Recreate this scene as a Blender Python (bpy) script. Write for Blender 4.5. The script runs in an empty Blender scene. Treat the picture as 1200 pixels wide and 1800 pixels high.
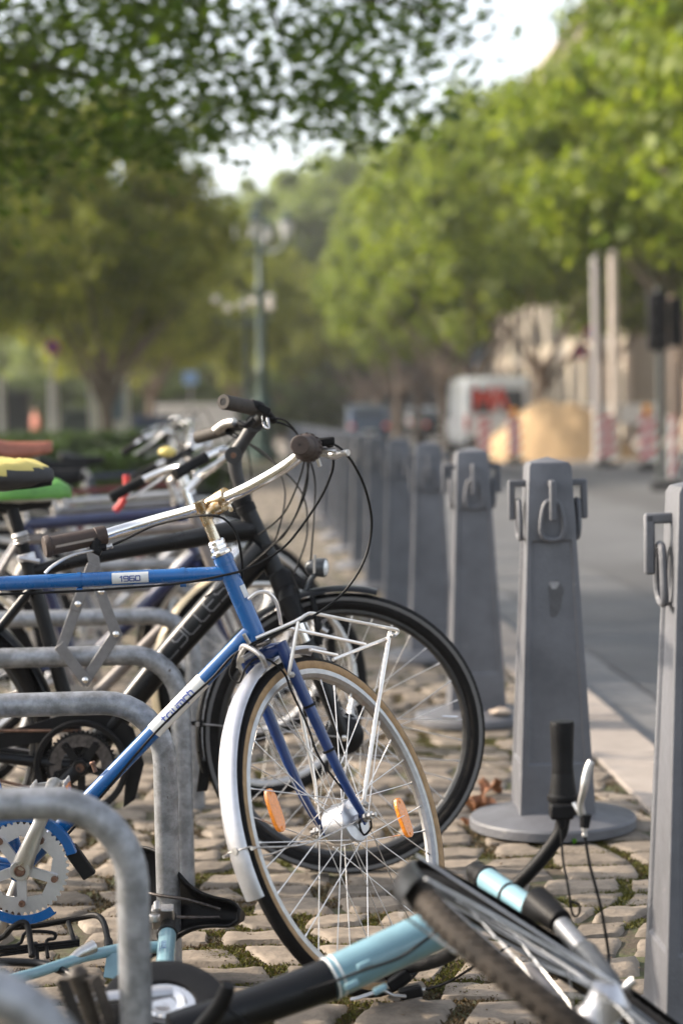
import bpy, bmesh, math, random
from mathutils import Vector, Matrix, noise
V = Vector
R = math.radians
C = bpy.context.scene.collection
SC = bpy.context.scene
random.seed(7)

# ------------------------------------------------------------ camera, sky, sun
FPX, EYE, ROLL = 3500.0, 1.15, R(1.2)
TH = math.atan(166/FPX)
cF = V((0, math.cos(TH), -math.sin(TH))); U0 = V((0, math.sin(TH), math.cos(TH))); R0 = V((1, 0, 0))
cR = R0*math.cos(ROLL) - U0*math.sin(ROLL); cU = R0*math.sin(ROLL) + U0*math.cos(ROLL)
camd = bpy.data.cameras.new('camera'); cam = bpy.data.objects.new('camera', camd); C.objects.link(cam)
m3 = Matrix((cR, cU, -cF)).transposed()
cam.matrix_world = Matrix.Translation((0, 0, EYE)) @ m3.to_4x4()
camd.sensor_fit = 'HORIZONTAL'; camd.sensor_width = 24.0; camd.lens = 70.0
camd.clip_start = 0.1; camd.clip_end = 2000
camd.dof.use_dof = True; camd.dof.focus_distance = 4.15; camd.dof.aperture_fstop = 2.35; camd.dof.aperture_blades = 9
SC.camera = cam
SC.view_settings.view_transform = 'Standard'; SC.view_settings.look = 'None'
SC.view_settings.exposure = 1.28; SC.view_settings.gamma = 1.0
w = bpy.data.worlds.new('World'); SC.world = w; w.use_nodes = True
nt = w.node_tree; sky = nt.nodes.new('ShaderNodeTexSky'); sky.sky_type = 'NISHITA'; sky.sun_disc = False
SUN_AZ, SUN_EL = R(-76), R(30)          # azimuth measured from +Y towards +X
sky.sun_elevation = SUN_EL; sky.sun_rotation = SUN_AZ
sky.air_density = 1.0; sky.dust_density = 3.0; sky.ozone_density = 0.6
hz = nt.nodes.new('ShaderNodeHueSaturation'); hz.inputs['Saturation'].default_value = .45; hz.inputs['Value'].default_value = 1.3   # milky summer haze
nt.links.new(sky.outputs[0], hz.inputs['Color']); nt.links.new(hz.outputs[0], nt.nodes['Background'].inputs[0]); nt.nodes['Background'].inputs[1].default_value = 0.135
sl = bpy.data.lights.new('sun', 'SUN'); sl.energy = 3.5; sl.angle = R(1.2); sl.color = (1.0, 0.85, 0.68)
sun = bpy.data.objects.new('sun', sl); C.objects.link(sun)
sdir = V((math.sin(SUN_AZ)*math.cos(SUN_EL), math.cos(SUN_AZ)*math.cos(SUN_EL), math.sin(SUN_EL)))
sun.rotation_euler = sdir.to_track_quat('Z', 'Y').to_euler()
SC.cycles.max_bounces = 8; SC.cycles.transparent_max_bounces = 12

def at(px, py, Y):                        # world point seen at photo pixel (px, py), Y metres away
    d = cF*FPX + cR*(px-600) + cU*(900-py)
    return V((0, 0, EYE)) + d*(Y/d.y)
def ground(px, py, z=0):
    d = cF*FPX + cR*(px-600) + cU*(900-py)
    return V((0, 0, EYE)) + d*((z-EYE)/d.z)
def lane(off, Y, z=0): return V((off-0.0414*Y, Y, z))     # lines running with the row of bollards
YAW = math.atan(0.0414)

# ------------------------------------------------------------ materials
MATS = {}
def mat(name, col, rough=0.5, metal=0.0, var=0.0, scale=20, bump=0.0, bscale=200, coat=0.0, col2=None, thr=None, trans=0.0, rvar=0.0, spec=0.5, island=0.0, chip=None, each=0):
    if name in MATS: return MATS[name]
    m = bpy.data.materials.new(name); m.use_nodes = True; MATS[name] = m
    t = m.node_tree; N = t.nodes; L = t.links; b = N['Principled BSDF']
    b.inputs['Base Color'].default_value = (*col, 1); b.inputs['Roughness'].default_value = rough
    b.inputs['Metallic'].default_value = metal; b.inputs['Coat Weight'].default_value = coat
    b.inputs['Specular IOR Level'].default_value = spec; b.inputs['Coat Roughness'].default_value = 0.08
    if trans: b.inputs['Transmission Weight'].default_value = trans
    tc = N.new('ShaderNodeTexCoord')
    if each:                                   # every copy gets its own piece of the pattern
        oi = N.new('ShaderNodeObjectInfo'); va = N.new('ShaderNodeVectorMath'); va.operation = 'MULTIPLY_ADD'; va.inputs[1].default_value = (3.7, 1.3, 2.1)
        L.new(oi.outputs['Location'], va.inputs[0]); L.new(tc.outputs['Object'], va.inputs[2]); tcO = va.outputs[0]
    else: tcO = tc.outputs['Object']
    colout = None
    if var or col2 is not None:
        n = N.new('ShaderNodeTexNoise'); n.inputs['Scale'].default_value = scale; n.inputs['Detail'].default_value = 8
        n.inputs['Roughness'].default_value = 0.65
        L.new(tcO, n.inputs['Vector'])
        r = N.new('ShaderNodeValToRGB'); L.new(n.outputs['Fac'], r.inputs['Fac'])
        a, c = (0.32, 0.68) if thr is None else thr
        r.color_ramp.elements[0].position = a; r.color_ramp.elements[1].position = c
        if col2 is None:
            r.color_ramp.elements[0].color = (*[x*(1-var) for x in col], 1); r.color_ramp.elements[1].color = (*[min(1, x*(1+var)) for x in col], 1)
        else:
            r.color_ramp.elements[0].color = (*col2, 1); r.color_ramp.elements[1].color = (*col, 1)
        colout = r.outputs['Color']
        if rvar:
            mr = N.new('ShaderNodeMapRange'); L.new(n.outputs['Fac'], mr.inputs['Value'])
            mr.inputs['From Min'].default_value = .3; mr.inputs['From Max'].default_value = .7
            mr.inputs['To Min'].default_value = min(1, rough+rvar); mr.inputs['To Max'].default_value = max(.03, rough-rvar*.5)
            L.new(mr.outputs[0], b.inputs['Roughness'])
    if island:
        g = N.new('ShaderNodeNewGeometry'); mr = N.new('ShaderNodeMapRange'); L.new(g.outputs['Random Per Island'], mr.inputs['Value'])
        mr.inputs['To Min'].default_value = 1-island; mr.inputs['To Max'].default_value = 1+island
        mx = N.new('ShaderNodeVectorMath'); mx.operation = 'SCALE'
        if colout: L.new(colout, mx.inputs[0])
        else: mx.inputs[0].default_value = col
        L.new(mr.outputs[0], mx.inputs['Scale']); colout = mx.outputs[0]
    if chip:
        cc_, cs_, ct_ = chip; n3 = N.new('ShaderNodeTexNoise'); n3.inputs['Scale'].default_value = cs_; n3.inputs['Detail'].default_value = 9; n3.inputs['Roughness'].default_value = .72
        L.new(tcO, n3.inputs['Vector']); r3 = N.new('ShaderNodeValToRGB'); r3.color_ramp.elements[0].position = ct_; r3.color_ramp.elements[1].position = ct_+.015
        L.new(n3.outputs['Fac'], r3.inputs['Fac']); mx3 = N.new('ShaderNodeMix'); mx3.data_type = 'RGBA'; L.new(r3.outputs['Color'], mx3.inputs['Factor'])
        if colout: L.new(colout, mx3.inputs['A'])
        else: mx3.inputs['A'].default_value = (*col, 1)
        mx3.inputs['B'].default_value = (*cc_, 1); colout = mx3.outputs['Result']
    if colout: L.new(colout, b.inputs['Base Color'])
    if bump:
        n2 = N.new('ShaderNodeTexNoise'); n2.inputs['Scale'].default_value = bscale; n2.inputs['Detail'].default_value = 5
        L.new(tc.outputs['Object'], n2.inputs['Vector'])
        bp = N.new('ShaderNodeBump'); bp.inputs['Strength'].default_value = bump; bp.inputs['Distance'].default_value = 0.004
        L.new(n2.outputs['Fac'], bp.inputs['Height']); L.new(bp.outputs[0], b.inputs['Normal'])
    return m
def leafmat(name, c1, c2, tr=0.45, gloss=0.45):
    m = bpy.data.materials.new(name); m.use_nodes = True; t = m.node_tree; N = t.nodes; L = t.links
    b = N['Principled BSDF']; b.inputs['Roughness'].default_value = gloss; b.inputs['Specular IOR Level'].default_value = 0.35
    g = N.new('ShaderNodeNewGeometry'); r = N.new('ShaderNodeValToRGB')
    r.color_ramp.elements[0].color = (*c1, 1); r.color_ramp.elements[1].color = (*c2, 1)
    L.new(g.outputs['Random Per Island'], r.inputs['Fac']); L.new(r.outputs[0], b.inputs['Base Color'])
    tl = N.new('ShaderNodeBsdfTranslucent'); h = N.new('ShaderNodeVectorMath'); h.operation = 'MULTIPLY'; h.inputs[1].default_value = (1.5, 1.5, .7)
    L.new(r.outputs[0], h.inputs[0]); L.new(h.outputs[0], tl.inputs['Color'])
    mx = N.new('ShaderNodeMixShader'); mx.inputs[0].default_value = tr
    L.new(b.outputs[0], mx.inputs[1]); L.new(tl.outputs[0], mx.inputs[2]); L.new(mx.outputs[0], N['Material Output'].inputs['Surface'])
    return m

BLUE = mat('blue_paint', (0.001, 0.082, 0.27), 0.25, 0, .12, 14, coat=.4, rvar=.08, bump=.02, bscale=60, chip=((.10, .07, .05), 38, .71))
DBLUE = mat('dark_blue_paint', (0.001, 0.024, 0.12), 0.28, 0, .2, 30, coat=.4)
LBLUE = mat('light_blue_paint', (0.15, 0.275, 0.325), 0.36, 0, .10, 20, coat=.6, rvar=.1)
BLACK = mat('black_paint', (0.0045, 0.005, 0.006), 0.32, 0, .3, 20, spec=.28, rvar=.15, bump=.03, bscale=90)
MBLACK = mat('matt_black', (0.007, 0.007, 0.0075), 0.5, 0, .35, 40, bump=.15, bscale=250, spec=.14)
GREYP = mat('grey_paint', (0.13, 0.13, 0.14), 0.4, 0.2, .2, 20)
NAVY = mat('navy_paint', (0.008, 0.014, 0.055), 0.3, 0, .2, 20, coat=.4)
REDP = mat('red_paint', (0.5, 0.03, 0.03), 0.35, 0, .15, 20)
BEIGE = mat('cream_paint', (0.50, 0.40, 0.25), 0.4, 0, .12, 12)
CHROME = mat('chrome', (0.82, 0.80, 0.78), 0.14, 1, .06, 40, rvar=.16)
ALU = mat('brushed_aluminium', (0.54, 0.53, 0.52), 0.33, 1, .10, 50, rvar=.14)
TARN = mat('tarnished_chrome', (0.62, 0.55, 0.44), 0.22, 1, col2=(0.40, 0.23, 0.07), scale=55, thr=(.38, .55), rvar=.25, bump=.1, bscale=300)
SATIN = mat('satin_silver', (0.52, 0.52, 0.54), 0.38, .85, .10, 25, rvar=.15)
STEEL = mat('dull_steel', (0.42, 0.40, 0.38), 0.38, 1, .25, 60, rvar=.2)
DSTEEL = mat('dark_steel', (0.10, 0.09, 0.085), 0.5, .9, .4, 80, rvar=.2)
RUBBER = mat('tyre_rubber', (0.007, 0.0065, 0.0065), 0.62, 0, .4, 60, bump=.5, bscale=420, spec=.14)
DRUBBER = mat('dusty_rubber', (0.026, 0.020, 0.015), 0.75, 0, .6, 26, bump=.7, bscale=350, spec=.25)
TAN = mat('tan_sidewall', (0.30, 0.19, 0.09), 0.7, 0, .25, 50, bump=.1, bscale=300)
GRIP = mat('brown_grip', (0.034, 0.019, 0.013), 0.62, 0, .3, 60, bump=.3, bscale=500)
THREAD = mat('stitch_thread', (0.42, 0.37, 0.32), 0.8)
GALV = mat('galvanised_steel', (0.33, 0.34, 0.36), 0.46, .55, col2=(0.17, 0.175, 0.18), scale=28, thr=(.38, .62), rvar=.14, bump=.1, bscale=120, chip=((.09, .08, .07), 24, .66), each=1)
IRON = mat('grey_cast_iron', (0.092, 0.095, 0.106), 0.50, 0.0, .22, 7, bump=.28, bscale=150, rvar=.12, chip=((.17, .165, .165), 14, .665), each=1)
IRONW = mat('worn_paint_patch', (0.22, 0.22, 0.225), 0.6, 0.0, .2, 60)
IRONS = mat('dark_stain', (0.062, 0.062, 0.066), 0.6, 0.0, .2, 60)
WHITE = mat('white_paint', (0.72, 0.71, 0.68), 0.45, 0, .06, 30)
DECAL = mat('decal_silver', (0.55, 0.56, 0.56), 0.4, 0.1, .08, 60)
DECALB = mat('decal_lettering', (0.04, 0.06, 0.20), 0.4)
GREYL = mat('grey_lettering', (0.10, 0.10, 0.105), 0.35)
ORANGE = mat('orange_reflector', (0.85, 0.25, 0.01), 0.18, 0, .2, 220, bump=.6, bscale=260, coat=.8)
LENS = mat('lamp_lens', (0.75, 0.76, 0.76), 0.12, .4, .2, 150, bump=.6, bscale=180)
SADB = mat('saddle_black', (0.007, 0.007, 0.0075), 0.48, 0, .3, 40, bump=.2, bscale=300, spec=.18)
SADBR = mat('saddle_brown', (0.26, 0.085, 0.05), 0.45, 0, .25, 20)
GREEN = mat('green_cover', (0.09, 0.26, 0.045), 0.5, 0, .2, 18)
YELLOW = mat('yellow_cover', (0.55, 0.45, 0.13), 0.5, 0, .1, 18)
BRASS = mat('rusty_metal', (0.16, 0.09, 0.06), 0.6, .5, .4, 90)

# ------------------------------------------------------------ mesh helpers
ORI = {}
def tag(o, label=None, cat=None, group=None, kind=None):
    if label: o['label'] = label
    if cat: o['category'] = cat
    if group: o['group'] = group
    if kind: o['kind'] = kind
    return o
def thing(name, label, cat, loc=(0, 0, 0), group=None):
    o = bpy.data.objects.new(name, None); C.objects.link(o); o.location = loc; o.empty_display_size = .05
    ORI[o] = V(loc)
    return tag(o, label, cat, group)
def sm(pts, n=6, closed=False):
    pts = [V(p) for p in pts]
    if len(pts) < 3: return pts
    out = []; N_ = len(pts)
    rng = range(N_ if closed else N_-1)
    for i in rng:
        if closed: p0, p1, p2, p3 = pts[(i-1) % N_], pts[i], pts[(i+1) % N_], pts[(i+2) % N_]
        else: p0, p1, p2, p3 = pts[max(i-1, 0)], pts[i], pts[i+1], pts[min(i+2, N_-1)]
        for k in range(n):
            t = k/n
            out.append(0.5*((2*p1) + (p2-p0)*t + (2*p0-5*p1+4*p2-p3)*t*t + (3*p1-p0-3*p2+p3)*t*t*t))
    if not closed: out.append(pts[-1])
    return out
def perp(d):
    d = V(d).normalized(); a = V((0, 0, 1)) if abs(d.z) < .9 else V((1, 0, 0))
    u = d.cross(a).normalized(); return u, d.cross(u).normalized()
class MB:
    def __init__(s): s.v = []; s.f = []; s.m = []
    def add(s, vs, fs, mi=0):
        b = len(s.v); s.v += [V(v) for v in vs]; s.f += [[i+b for i in f] for f in fs]; s.m += [mi]*len(fs); return s
    def tube(s, pts, r, seg=12, closed=False, caps=True, mi=0, flat=1.0, ref=None):
        pts = [V(p) for p in pts]; n = len(pts)
        rs = r if isinstance(r, (list, tuple)) else [r]*n
        if len(rs) != n: rs = [rs[0]+(rs[-1]-rs[0])*i/(n-1) for i in range(n)]
        T = []
        for i in range(n):
            a = pts[i-1] if (i > 0 or closed) else pts[i]; b = pts[(i+1) % n] if (i < n-1 or closed) else pts[i]
            d = (b-a); T.append(d.normalized() if d.length > 1e-9 else V((0, 0, 1)))
        u = perp(T[0])[0] if ref is None else (V(ref)-T[0]*V(ref).dot(T[0])).normalized()
        vs = []; fs = []
        for i in range(n):
            u = (u - T[i]*u.dot(T[i])).normalized(); w_ = T[i].cross(u)
            for k in range(seg):
                a = 2*math.pi*k/seg; vs.append(pts[i] + u*(math.cos(a)*rs[i]) + w_*(math.sin(a)*rs[i]*flat))
        for i in range(n if closed else n-1):
            j = (i+1) % n
            for k in range(seg):
                k2 = (k+1) % seg; fs.append([i*seg+k, i*seg+k2, j*seg+k2, j*seg+k])
        if caps and not closed: fs += [list(range(seg))[::-1], [(n-1)*seg+k for k in range(seg)]]
        return s.add(vs, fs, mi)
    def lathe(s, prof, c, axis, seg=24, closed=False, a0=0, a1=360, mi=0, u=None):
        ax = V(axis).normalized(); c = V(c)
        if u is None: u, w_ = perp(ax)
        else: u = (V(u)-ax*V(u).dot(ax)).normalized(); w_ = ax.cross(u)
        full = abs(a1-a0) >= 360; ns = seg if full else seg+1; n = len(prof)
        mis = mi if isinstance(mi, list) else None
        vs = []
        for k in range(ns):
            a = R(a0 + (a1-a0)*k/seg); d = u*math.cos(a) + w_*math.sin(a)
            for (r, h) in prof: vs.append(c + d*r + ax*h)
        b = len(s.v); s.v += vs
        for k in range(seg):
            k2 = (k+1) % ns
            for i in range(n if closed else n-1):
                j = (i+1) % n; s.f.append([b+k*n+i, b+k2*n+i, b+k2*n+j, b+k*n+j]); s.m.append(mis[i] if mis else mi)
        return s
    def cyl(s, a, b, r, r2=None, seg=16, mi=0):
        return s.tube([a, b], [r, r if r2 is None else r2], seg, mi=mi)
    def box(s, c, x, y, z, mi=0):
        c, x, y, z = V(c), V(x), V(y), V(z)
        vs = [c+x*i+y*j+z*k for i in (-1, 1) for j in (-1, 1) for k in (-1, 1)]
        return s.add(vs, [[0, 1, 3, 2], [4, 6, 7, 5], [0, 4, 5, 1], [2, 3, 7, 6], [0, 2, 6, 4], [1, 5, 7, 3]], mi)
    def bx(s, c, dx, dy, dz, mi=0): return s.box(c, (dx/2, 0, 0), (0, dy/2, 0), (0, 0, dz/2), mi)
    def bar(s, a, b, w_, t, up, mi=0):                      # flat bar
        a, b = V(a), V(b); d = (b-a); l = d.length; d.normalize(); n = (V(up)-d*V(up).dot(d)).normalized(); q = d.cross(n)
        return s.box((a+b)/2, d*l/2, q*w_/2, n*t/2, mi)
    def prism(s, poly, o, u, v, n, th, mi=0):
        o, u, v, n = V(o), V(u), V(v), V(n); k = len(poly)
        vs = [o+u*x+v*y-n*th/2 for x, y in poly]+[o+u*x+v*y+n*th/2 for x, y in poly]
        fs = [list(range(k))[::-1], [k+i for i in range(k)]]+[[i, (i+1) % k, k+(i+1) % k, k+i] for i in range(k)]
        return s.add(vs, fs, mi)
    def ball(s, c, r, seg=14, rings=8, sc=(1, 1, 1), mi=0):
        pr = [(max(1e-4, r*math.sin(math.pi*i/rings)), -r*math.cos(math.pi*i/rings)) for i in range(rings+1)]
        b = len(s.v); s.lathe(pr, (0, 0, 0), (0, 0, 1), seg, mi=mi); c = V(c)
        for i in range(b, len(s.v)): q = s.v[i]; s.v[i] = V((q.x*sc[0], q.y*sc[1], q.z*sc[2]))+c
        return s
    def build(s, name, mats, parent=None, ang=35, bev=0, label=None, origin=None):
        if not isinstance(mats, (list, tuple)): mats = [mats]
        p = parent; o3 = V((0, 0, 0))
        if parent is not None: o3 = ORI[parent]
        loc = V((0, 0, 0))
        if parent is None and origin is not None: loc = V(origin); o3 = loc
        me = bpy.data.meshes.new(name); me.from_pydata([tuple(v-o3) for v in s.v], [], s.f)
        for m in mats: me.materials.append(m)
        me.polygons.foreach_set('material_index', s.m); me.update()
        bm = bmesh.new(); bm.from_mesh(me); bmesh.ops.recalc_face_normals(bm, faces=bm.faces); bm.to_mesh(me); bm.free()
        me.shade_smooth(); me.set_sharp_from_angle(angle=R(ang))
        o = bpy.data.objects.new(name, me); C.objects.link(o); o.location = loc
        if parent is not None: o.parent = parent; ORI[o] = ORI[parent]
        else: ORI[o] = loc
        if bev:
            b = o.modifiers.new('bevel', 'BEVEL'); b.width = bev; b.segments = 2; b.limit_method = 'ANGLE'; b.angle_limit = R(40)
        if label: o['label'] = label
        return o
def copy_tree(o, parent=None):
    c = o.copy(); C.objects.link(c); c.parent = parent
    for ch in list(o.children): copy_tree(ch, c)
    return c

# stroke lettering: every glyph is a few poly-lines in a unit box (x 0..w, y 0..1)
GL = {'t': (.5, [[(.18, 1), (.18, .12), (.3, 0), (.5, 0)], [(0, .72), (.46, .72)]]),
 'r': (.5, [[(0, 0), (0, .55), (.15, .72), (.5, .72)]]), 'i': (.12, [[(0, 0), (0, .72)]]),
 'u': (.55, [[(0, .72), (0, .12), (.12, 0), (.55, 0), (.55, .72)]]),
 'm': (.9, [[(0, 0), (0, .72), (.78, .72), (.9, .6), (.9, 0)], [(.45, .72), (.45, 0)]]),
 'p': (.55, [[(0, -.32), (0, .72), (.43, .72), (.55, .6), (.55, .12), (.43, 0), (0, 0)]]),
 'h': (.55, [[(0, 1), (0, 0)], [(0, .72), (.43, .72), (.55, .6), (.55, 0)]]),
 '1': (.3, [[(0, .8), (.15, 1), (.2, 1), (.2, 0)]]), '9': (.6, [[(.6, .5), (.1, .5), (0, .6), (0, .9), (.1, 1), (.5, 1), (.6, .9), (.6, .1), (.5, 0), (.05, 0)]]),
 '6': (.6, [[(.55, 1), (.1, 1), (0, .9), (0, .1), (.1, 0), (.5, 0), (.6, .1), (.6, .45), (.5, .55), (0, .55)]]),
 '0': (.6, [[(.1, 0), (.5, 0), (.6, .1), (.6, .9), (.5, 1), (.1, 1), (0, .9), (0, .1), (.1, 0)]]),
 'C': (.8, [[(.8, 1), (.15, 1), (0, .85), (0, .15), (.15, 0), (.8, 0)]]), 'Y': (.75, [[(0, 1), (0, .6), (.15, .45), (.75, .45)], [(.75, 1), (.75, .15), (.6, 0), (.05, 0)]]),
 'L': (.6, [[(0, 1), (0, .15), (.15, 0), (.6, 0)]]), 'E': (.7, [[(.7, 1), (.15, 1), (0, .85), (0, .15), (.15, 0), (.7, 0)], [(0, .52), (.6, .52)]]),
 'S': (.75, [[(.75, 1), (.15, 1), (0, .85), (0, .65), (.15, .52), (.6, .52), (.75, .38), (.75, .15), (.6, 0), (0, 0)]]),
 'X': (.7, [[(0, 1), (.7, 0)], [(0, 0), (.7, 1)]]), 'T': (.7, [[(0, 1), (.7, 1)], [(.35, 1), (.35, 0)]]),
 'M': (.9, [[(0, 0), (0, 1), (.45, .35), (.9, 1), (.9, 0)]]), 'A': (.8, [[(0, 0), (.4, 1), (.8, 0)], [(.18, .4), (.62, .4)]]),
 'R': (.7, [[(0, 0), (0, 1), (.55, 1), (.7, .85), (.7, .62), (.55, .5), (0, .5)], [(.3, .5), (.7, 0)]]), 'O': (.7, [[(.1, 0), (.6, 0), (.7, .15), (.7, .85), (.6, 1), (.1, 1), (0, .85), (0, .15), (.1, 0)]]),
 'D': (.7, [[(0, 0), (0, 1), (.5, 1), (.7, .8), (.7, .2), (.5, 0), (0, 0)]]), 'U': (.7, [[(0, 1), (0, .15), (.15, 0), (.55, 0), (.7, .15), (.7, 1)]]),
 'H': (.7, [[(0, 0), (0, 1)], [(.7, 0), (.7, 1)], [(0, .5), (.7, .5)]]), 'W': (.9, [[(0, 1), (.2, 0), (.45, .7), (.7, 0), (.9, 1)]]), 'B': (.7, [[(0, 0), (0, 1), (.55, 1), (.65, .8), (.55, .52), (0, .52)], [(.55, .52), (.7, .3), (.6, 0), (0, 0)]]),
 ' ': (.4, [])}
def strokes(text, h, gap=.22, wx=1.0):
    x = 0; out = []
    for ch in text:
        w_, ls = GL[ch]
        for l in ls: out.append([((x+a*wx)*h, b*h) for a, b in l])
        x += w_*wx+gap
    return out, (x-gap)*h
def write(mb, text, h, wd, fn, gap=.22, wx=1.0, mi=0):
    ls, tot = strokes(text, h, gap, wx)
    for l in ls:
        for (x0, y0), (x1, y1) in zip(l[:-1], l[1:]):
            L_ = math.hypot(x1-x0, y1-y0); ex, ey = (x1-x0)/L_, (y1-y0)/L_; n = max(1, int(L_/(h*.25)))
            vs = []
            x0b, y0b, x1b, y1b = x0-ex*wd/2, y0-ey*wd/2, x1+ex*wd/2, y1+ey*wd/2
            for i in range(n+1):
                t = i/n; x = x0b+(x1b-x0b)*t; y = y0b+(y1b-y0b)*t
                vs += [fn(x-ey*wd/2-tot/2, y+ex*wd/2-h*.36), fn(x+ey*wd/2-tot/2, y-ex*wd/2-h*.36)]
            mb.add(vs, [[2*i, 2*i+1, 2*i+3, 2*i+2] for i in range(n)], mi)
def cylmap(A, B, rad, face=(0, -1, 0.12)):
    A, B = V(A), V(B); M_ = (A+B)/2; d = (B-A).normalized(); c = V(face); c = (c-d*c.dot(d)).normalized(); up = c.cross(d)*1
    if up.z < 0: up = -up
    return lambda x, y, r=rad: M_ + d*x + c*(r*math.cos(y/r)) + up*(r*math.sin(y/r))
def cylpatch(mb, A, B, rad, half, face=(0, -1, .12), n=10, mi=0):
    f_ = cylmap(A, B, rad, face); L_ = (V(B)-V(A)).length; vs = []
    for i in range(n+1):
        y = -half+2*half*i/n; vs += [f_(-L_/2, y), f_(L_/2, y)]
    mb.add(vs, [[2*i, 2*i+1, 2*i+3, 2*i+2] for i in range(n)], mi)

# ------------------------------------------------------------ bicycle parts
def wheel(par, c, n, Rw, tr, tyre_m=RUBBER, rim_m=ALU, hub_m=ALU, side_m=None, hub=(.018, .03), nsp=36, single=True, ref=None, spoke_m=mat('spoke_steel', (.62, .60, .58), .3, 1), seg=72, rimw=.011, hubprof=None, nb=150, bs=1.0):
    c, n = V(c), V(n).normalized(); u = perp(n)[0] if ref is None else (V(ref)-n*V(ref).dot(n)).normalized(); w_ = n.cross(u)
    rc = Rw-tr; ro = rc-tr*.72
    rim = MB().lathe([(ro+.004, -rimw), (ro+.004, -rimw+.002), (ro-.004, -rimw+.004), (ro-.006, 0), (ro-.004, rimw-.004), (ro+.004, rimw-.002), (ro+.004, rimw), (ro-.009, rimw+.0006), (ro-.016, rimw*.62), (ro-.019, 0), (ro-.016, -rimw*.62), (ro-.009, -rimw-.0006)], c, n, seg, closed=True, u=u)
    wo = rim.build('wheel', rim_m, par, ang=28)
    pr = []; mis = []
    for i in range(20):
        a = 2*math.pi*i/20
        pr.append((rc+tr*math.cos(a), tr*1.0*math.sin(a))); am = (a+math.pi/20) % (2*math.pi); mis.append(0 if (am < 1.22 or am > 2*math.pi-1.22 or side_m is None) else 1)
    if side_m is None:
        q = []
        for i in range(40):
            a = 2*math.pi*i/40; k = 1.0 + (.035 if i % 2 and (i < 9 or i > 31) else 0)
            q.append((rc+tr*k*math.cos(a), tr*k*math.sin(a)))
        pr = q; mis = 0
    ty = MB().lathe(pr, c, n, seg, closed=True, u=u, mi=mis)
    if side_m is None:                      # tread blocks of an ordinary tyre
        for k in range(nb):
            a = 2*math.pi*k/nb; e = u*math.cos(a)+w_*math.sin(a); t_ = n.cross(e)
            for sgn in (-1, 1):
                ang = .75*sgn; p = c+e*(rc+tr*1.0*math.cos(ang))+n*(tr*1.0*math.sin(ang)); nn = (e*math.cos(ang)+n*math.sin(ang)); b = nn.cross(t_)
                ty.box(p, (t_*.62+b*.38).normalized()*.0055*bs, (b*.8-t_*.3).normalized()*.0042*bs, nn*.0016*bs)
    ty.build('tyre', [tyre_m, side_m or tyre_m], wo)
    hr, hw = hub
    if hubprof is None: hubprof = [(.004, -hw-.028), (.007, -hw-.026), (.007, -hw-.008), (.012, -hw-.006), (hr+.008, -hw-.003), (hr+.008, -hw+.001), (hr*.75, -hw+.006), (hr*.62, 0), (hr*.75, hw-.006), (hr+.008, hw-.001), (hr+.008, hw+.003), (.012, hw+.006), (.007, hw+.008), (.007, hw+.026), (.004, hw+.028)]
    MB().lathe(hubprof, c, n, 28, u=u).build('hub', hub_m, wo)
    first = None; allm = MB()
    for k in range(nsp):
        side = 1 if k % 2 else -1; a = 2*math.pi*(k+.5)/nsp; off = R(62)*(1 if (k//2) % 2 else -1)
        e = u*math.cos(a)+w_*math.sin(a); h = u*math.cos(a+off)+w_*math.sin(a+off)
        p0 = c+h*(hr+.003)+n*(side*hw); p1 = c+e*(ro-.017)+n*(side*.002)
        if single:
            m_ = MB().tube([p0, p1], .00115, 6); m_.tube([p1-(p1-p0).normalized()*.012, p1], .0021, 6)
            m_.build('spoke', spoke_m, wo)
        else: allm.tube([p0, p1], .0013, 4, caps=False)
    if not single: allm.build('spokes', spoke_m, wo)
    return wo
def reflector(par, c, d, n, L_=.070):                      # orange spoke reflector: long body with rounded ends
    c, d, n = V(c), V(d).normalized(), V(n).normalized(); q = d.cross(n)
    pl = []
    for i in range(16):
        a = 2*math.pi*i/16; pl.append((math.copysign(abs(math.cos(a))**.6, math.cos(a))*L_*.62, math.copysign(abs(math.sin(a))**.8, math.sin(a))*.0165))
    b = MB().prism(pl, c, d, q, n, .009)
    for s in (-1, 1): b.bx(c+d*s*L_*.5, .009, .012, .009)
    b.build('reflector', ORANGE, par, bev=.0015)
def guard_arc(par, c, n, Rg, a0, a1, ref, m, wd=.024, dep=.011, name='mudguard', seg=40):
    pr = []
    for i in range(11):
        a = math.pi*i/10; pr.append((Rg-dep+dep*math.sin(a), -wd*math.cos(a)))
    pr2 = [(r-.0015 if 0 < i < 10 else r, h*.94) for i, (r, h) in enumerate(pr)][::-1]
    return MB().lathe(pr+pr2, c, n, seg, closed=True, a0=-a1, a1=-a0, u=ref).build(name, m, par)
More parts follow.
